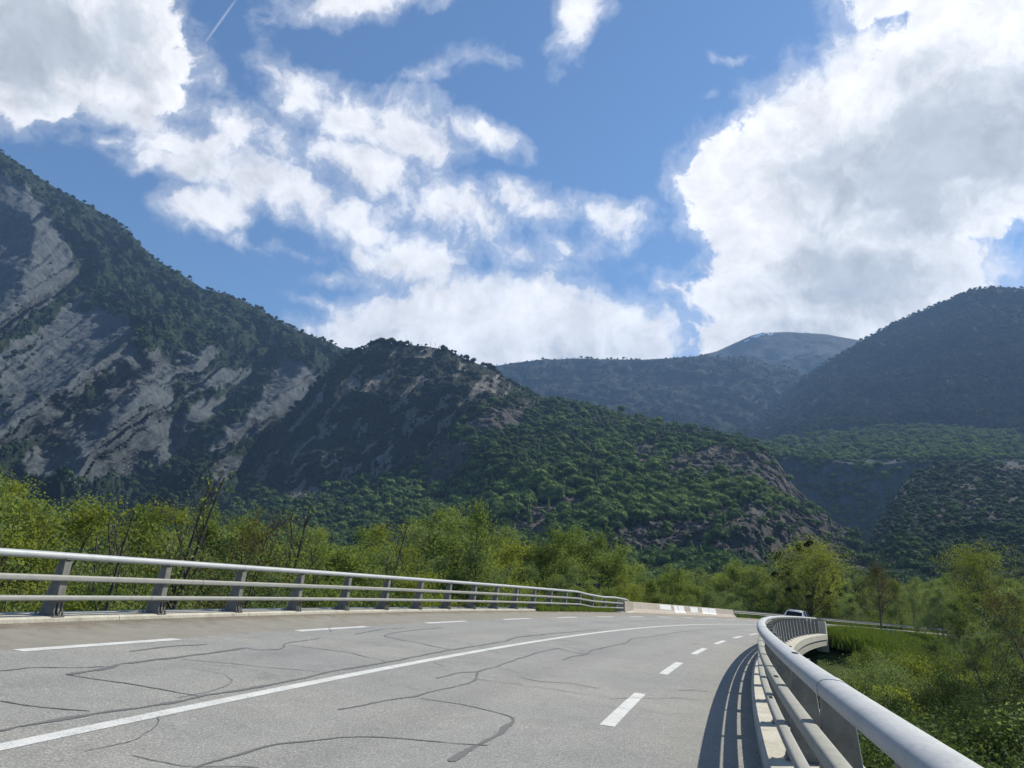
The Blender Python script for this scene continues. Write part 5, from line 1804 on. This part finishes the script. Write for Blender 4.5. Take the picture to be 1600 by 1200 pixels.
# ------------------------------------------------------------------ white car on the bend
def car():
    root = empty('parked_car')
    root.name = 'car'
    tag(root, 'white estate car seen from behind, driving round the bend beyond the inner railing', 'car')
    L, Wd = 4.5, 1.82
    # side silhouette stations: x along (rear = 0), lower z, belt z, half widths
    st = [(0.0, .36, .80, .76), (.05, .30, .97, .84), (.35, .27, 1.00, .895), (.9, .26, .99, .91), (2.0, .24, .97, .91), (3.0, .25, .95, .905), (3.4, .26, .92, .90), (4.05, .28, .84, .87), (4.35, .32, .72, .80), (4.48, .40, .60, .66)]
    rings = []
    for x, z0, z1, w in st:
        rings.append([(x, -w * .93, z0), (x, -w, z0 + .12), (x, -w, (z0 + z1) / 2), (x, -w * .96, z1 - .06), (x, -w * .9, z1), (x, 0, z1 + .02), (x, w * .9, z1), (x, w * .96, z1 - .06), (x, w, (z0 + z1) / 2), (x, w, z0 + .12), (x, w * .93, z0), (x, 0, z0)])
    mb = MB(); mb.loft(rings, 0, True)
    body = mb.build('body', MAT['car_paint'], root)
    es = body.modifiers.new('e', 'EDGE_SPLIT'); es.split_angle = R(45)
    # greenhouse: roof and pillars
    cab = [(.16, .96, .80), (.42, 1.40, .66), (.62, 1.53, .62), (1.3, 1.58, .62), (2.2, 1.55, .62), (2.7, 1.45, .63), (3.35, .97, .76)]
    rings = []
    for x, z, w in cab:
        rings.append([(x, -w, z - .03), (x, -w * .93, z + .015), (x, 0, z + .035), (x, w * .93, z + .015), (x, w, z - .03), (x, 0, z - .05)])
    mb = MB(); mb.loft(rings[1:6], 0, True)
    for s_ in (-1, 1):   # pillars
        for (x0, z0, w0), (x1, z1, w1), t in (((.10, .97, .80), (.50, 1.47, .64), .09), ((.70, .97, .84), (.80, 1.52, .64), .05), ((1.75, .97, .85), (1.72, 1.55, .64), .045), ((3.35, .96, .80), (2.65, 1.46, .635), .04)):
            mb.tube([(x0, s_ * w0, z0), ((x0 + x1) / 2, s_ * (w0 * .46 + w1 * .56), (z0 + z1) / 2), (x1, s_ * w1, z1)], [t, t * .85, t * .7], 6)
    mb.tube([(.36, -.62, 1.50), (.30, 0, 1.535), (.36, .62, 1.50)], .035, 6)
    mb.build('roof', MAT['car_paint'], root)
    def pane(name, pts):
        mb = MB(); n_ = len(pts); V = [Vector(p) for p in pts]
        nrm = (V[1] - V[0]).cross(V[2] - V[0]).normalized() * .006
        mb.add([v + nrm for v in V] + [v - nrm for v in V], [tuple(range(n_)), tuple(range(n_, 2 * n_))[::-1]] + [(i, (i + 1) % n_, (i + 1) % n_ + n_, i + n_) for i in range(n_)])
        return mb.build(name, MAT['car_glass'], root)
    pane('rear_window', [(.12, -.76, 1.0), (.12, .76, 1.0), (.40, .62, 1.45), (.40, -.62, 1.45)])
    pane('windscreen', [(3.30, -.76, .98), (3.30, .76, .98), (2.68, .62, 1.47), (2.68, -.62, 1.47)])
    for s_ in (-1, 1):
        for a, b, c_, d_ in ((.22, .68, .80, .52), (.74, 1.72, 1.70, .84), (1.80, 3.2, 2.62, 1.74)):
            pane('side_window', [(a, s_ * .855, .99), (b, s_ * .855, .99), (c_, s_ * .645, 1.49), (d_, s_ * .645, 1.49)])
        mb = MB(); mb.loft([[(.02, s_ * .62, .80), (.02, s_ * .86, .80), (.02, s_ * .83, 1.0), (.02, s_ * .70, 1.02)], [(.16, s_ * .62, .80), (.22, s_ * .91, .80), (.22, s_ * .89, 1.0), (.16, s_ * .70, 1.02)]])
        mb.build('tail_light', MAT['red_lens'], root)
        mb = MB(); mb.loft([[(2.9, s_ * .93, 1.0), (2.9, s_ * 1.06, 1.0), (2.9, s_ * 1.06, 1.12), (2.9, s_ * .93, 1.12)], [(3.03, s_ * .93, 1.02), (3.0, s_ * 1.04, 1.02), (3.0, s_ * 1.04, 1.1), (3.03, s_ * .93, 1.1)]])
        mb.build('wing_mirror', MAT['car_paint'], root)
        mb = MB(); mb.tube([(.7, s_ * .58, 1.60), (.9, s_ * .58, 1.64), (2.0, s_ * .58, 1.63), (2.2, s_ * .58, 1.58)], .018, 6)
        mb.build('roof_rail', MAT['car_trim'], root)
        for x in (.85, 3.55):
            mb = MB(); rr2 = [(.0, .20), (.0, .30), (.03, .325), (.17, .325), (.20, .30), (.20, .20)]
            rings = []
            for k in range(25):
                a = 2 * math.pi * k / 24
                rings.append([(x + r_ * math.cos(a), s_ * (.72 + y_), .325 + r_ * math.sin(a)) for y_, r_ in rr2])
            mb.loft(rings, 0, True, caps=False)
            wh = mb.build('wheel', MAT['tyre'], root)
            mb = MB(); mb.tube([(x, s_ * .78, .325), (x, s_ * .90, .325)], [.2, .2], 20)
            mb.build('rim', MAT['rim_metal'], wh)
    mb = MB(); mb.box((-.035, -.80, .36), (.10, .80, .56)); mb.build('rear_bumper', MAT['car_trim'], root, bevel=.03)
    mb = MB(); mb.box((-.015, -.26, .72), (.02, .26, .83)); mb.build('number_plate', MAT['plate_white'], root)
    p = P1(80.3, 1.75, .0)
    p2 = P1(84.8, 1.75, .0)
    d = (p2 - p); 
    root.location = p
    root.rotation_euler = (0, -math.asin(d.z / d.length), math.atan2(d.y, d.x))
    root.rotation_mode = 'XYZ'
    bank_ = B0 + B1 * 79
    root.rotation_euler = (Matrix.Rotation(math.atan2(d.y, d.x), 4, 'Z') @ Matrix.Rotation(-math.asin(d.z / d.length), 4, 'Y') @ Matrix.Rotation(math.atan(bank_), 4, 'X')).to_euler()


car()

# direction sign seen from behind, over the outer railing end
x, y = at_px(919, 66)
r_ = ray(919, 915.5); k = math.hypot(x, y) / math.hypot(r_.x, r_.y); zc = ZC + r_.z * k
sg = empty('road_sign', (x, y, 0), -math.atan2(x, y)); tag(sg, 'dark back of a wide low road sign beyond the outer railing end', 'road sign')
mb = MB(); mb.box((-1.0, -.02, zc - .2), (1.0, .02, zc + .2)); mb.build('panel', MAT['sign_back'], sg, bevel=.01)
mb = MB(); mb.box((-1.0, -.06, zc - .10), (1.0, -.021, zc - .05)); mb.build('stiffener', MAT['sign_back'], sg)
mb = MB(); mb.box((-1.0, -.06, zc + .05), (1.0, -.021, zc + .10)); mb.build('stiffener', MAT['sign_back'], sg)
for a in (-.6, .6):
    mb = MB(); mb.tube([(a, -.1, -.3), (a, -.1, zc + .2)], .04, 8); mb.build('post', MAT['sign_back'], sg)

# small steel gate frame standing in the grass
r_ = ray(1391, 1006)
for d_ in np.arange(40, 110, .5):
    k = d_ / math.hypot(r_.x, r_.y)
    x, y = r_.x * k, r_.y * k
    if ZC + r_.z * k < float(ground_z(np.array([x]), np.array([y]))[0]) + .3: break
gz = float(ground_z(np.array([x]), np.array([y]))[0]); r2_ = ray(1391, 984); zt = ZC + r2_.z * d_ / math.hypot(r2_.x, r2_.y)
fr = empty('steel_frame', (x, y, gz), -math.atan2(x, y)); HF = zt - gz
FRAME_XY = (x, y)
tag(fr, None); tag(fr, 'small grey steel frame with upright bars standing in the grass below the road', 'metal frame')
for nm, b in (('top_bar', (-.6, -.03, HF - .07, .6, .03, HF)), ('lower_bar', (-.6, -.03, HF * .45, .6, .03, HF * .45 + .05))):
    mb = MB(); mb.box(b[:3], b[3:]); mb.build(nm, MAT['galvanised'], fr)
for i in range(5):
    a = -.56 + .28 * i
    mb = MB(); mb.box((a - .03, -.026, -.25 if i in (0, 4) else HF * .45 + .051), (a + .03, .026, HF - .071)); mb.build('upright', MAT['galvanised'], fr)

# three aerial masts on the crest of the hill
Ug, vg, Pm = LAYERS['middle_hill'][:3]
for u, hgt, lab in ((672, 13.5, 'left and tallest of the three thin masts on the hill crest'), (679.5, 12, 'middle one of the three thin masts on the hill crest'), (687, 10.5, 'right one of the three thin masts on the hill crest')):
    j = int(np.argmin(abs(Ug[0] - u))); q = Pm[-1, j]
    ms = empty('aerial_mast', (float(q[0]), float(q[1]), float(q[2]) - 1)); tag(ms, lab, 'mast', 'masts on the hill crest')
    mb = MB(); mb.tube([(0, 0, -2), (0, 0, hgt)], [.35, .16], 6); mb.build('pole', MAT['sign_back'], ms)
    mb = MB()
    for f_ in (.7, .85): mb.box((-1.1, -.1, hgt * f_), (1.1, .1, hgt * f_ + .2))
    mb.build('antenna', MAT['sign_back'], ms)

# ------------------------------------------------------------------ haze of the valley air
top = max(float(L[3][..., 2].max()) for L in LAYERS.values()) + 40
m = bpy.data.materials.new('haze'); m.use_nodes = True
g = N(m.node_tree)
out = g.a('ShaderNodeOutputMaterial'); pv = g.a('ShaderNodeVolumePrincipled')
pv.inputs['Color'].default_value = (.36, .60, 1.0, 1)
pv.inputs['Density'].default_value = 0.85e-4
pv.inputs['Anisotropy'].default_value = .15
g.l(pv.outputs[0], out.inputs['Volume'])
mb = MB(); mb.box((-15020, -15020, -32), (15020, 15020, top))
o = mb.build('haze', m); tag(o, kind='stuff')
print('haze top', top)
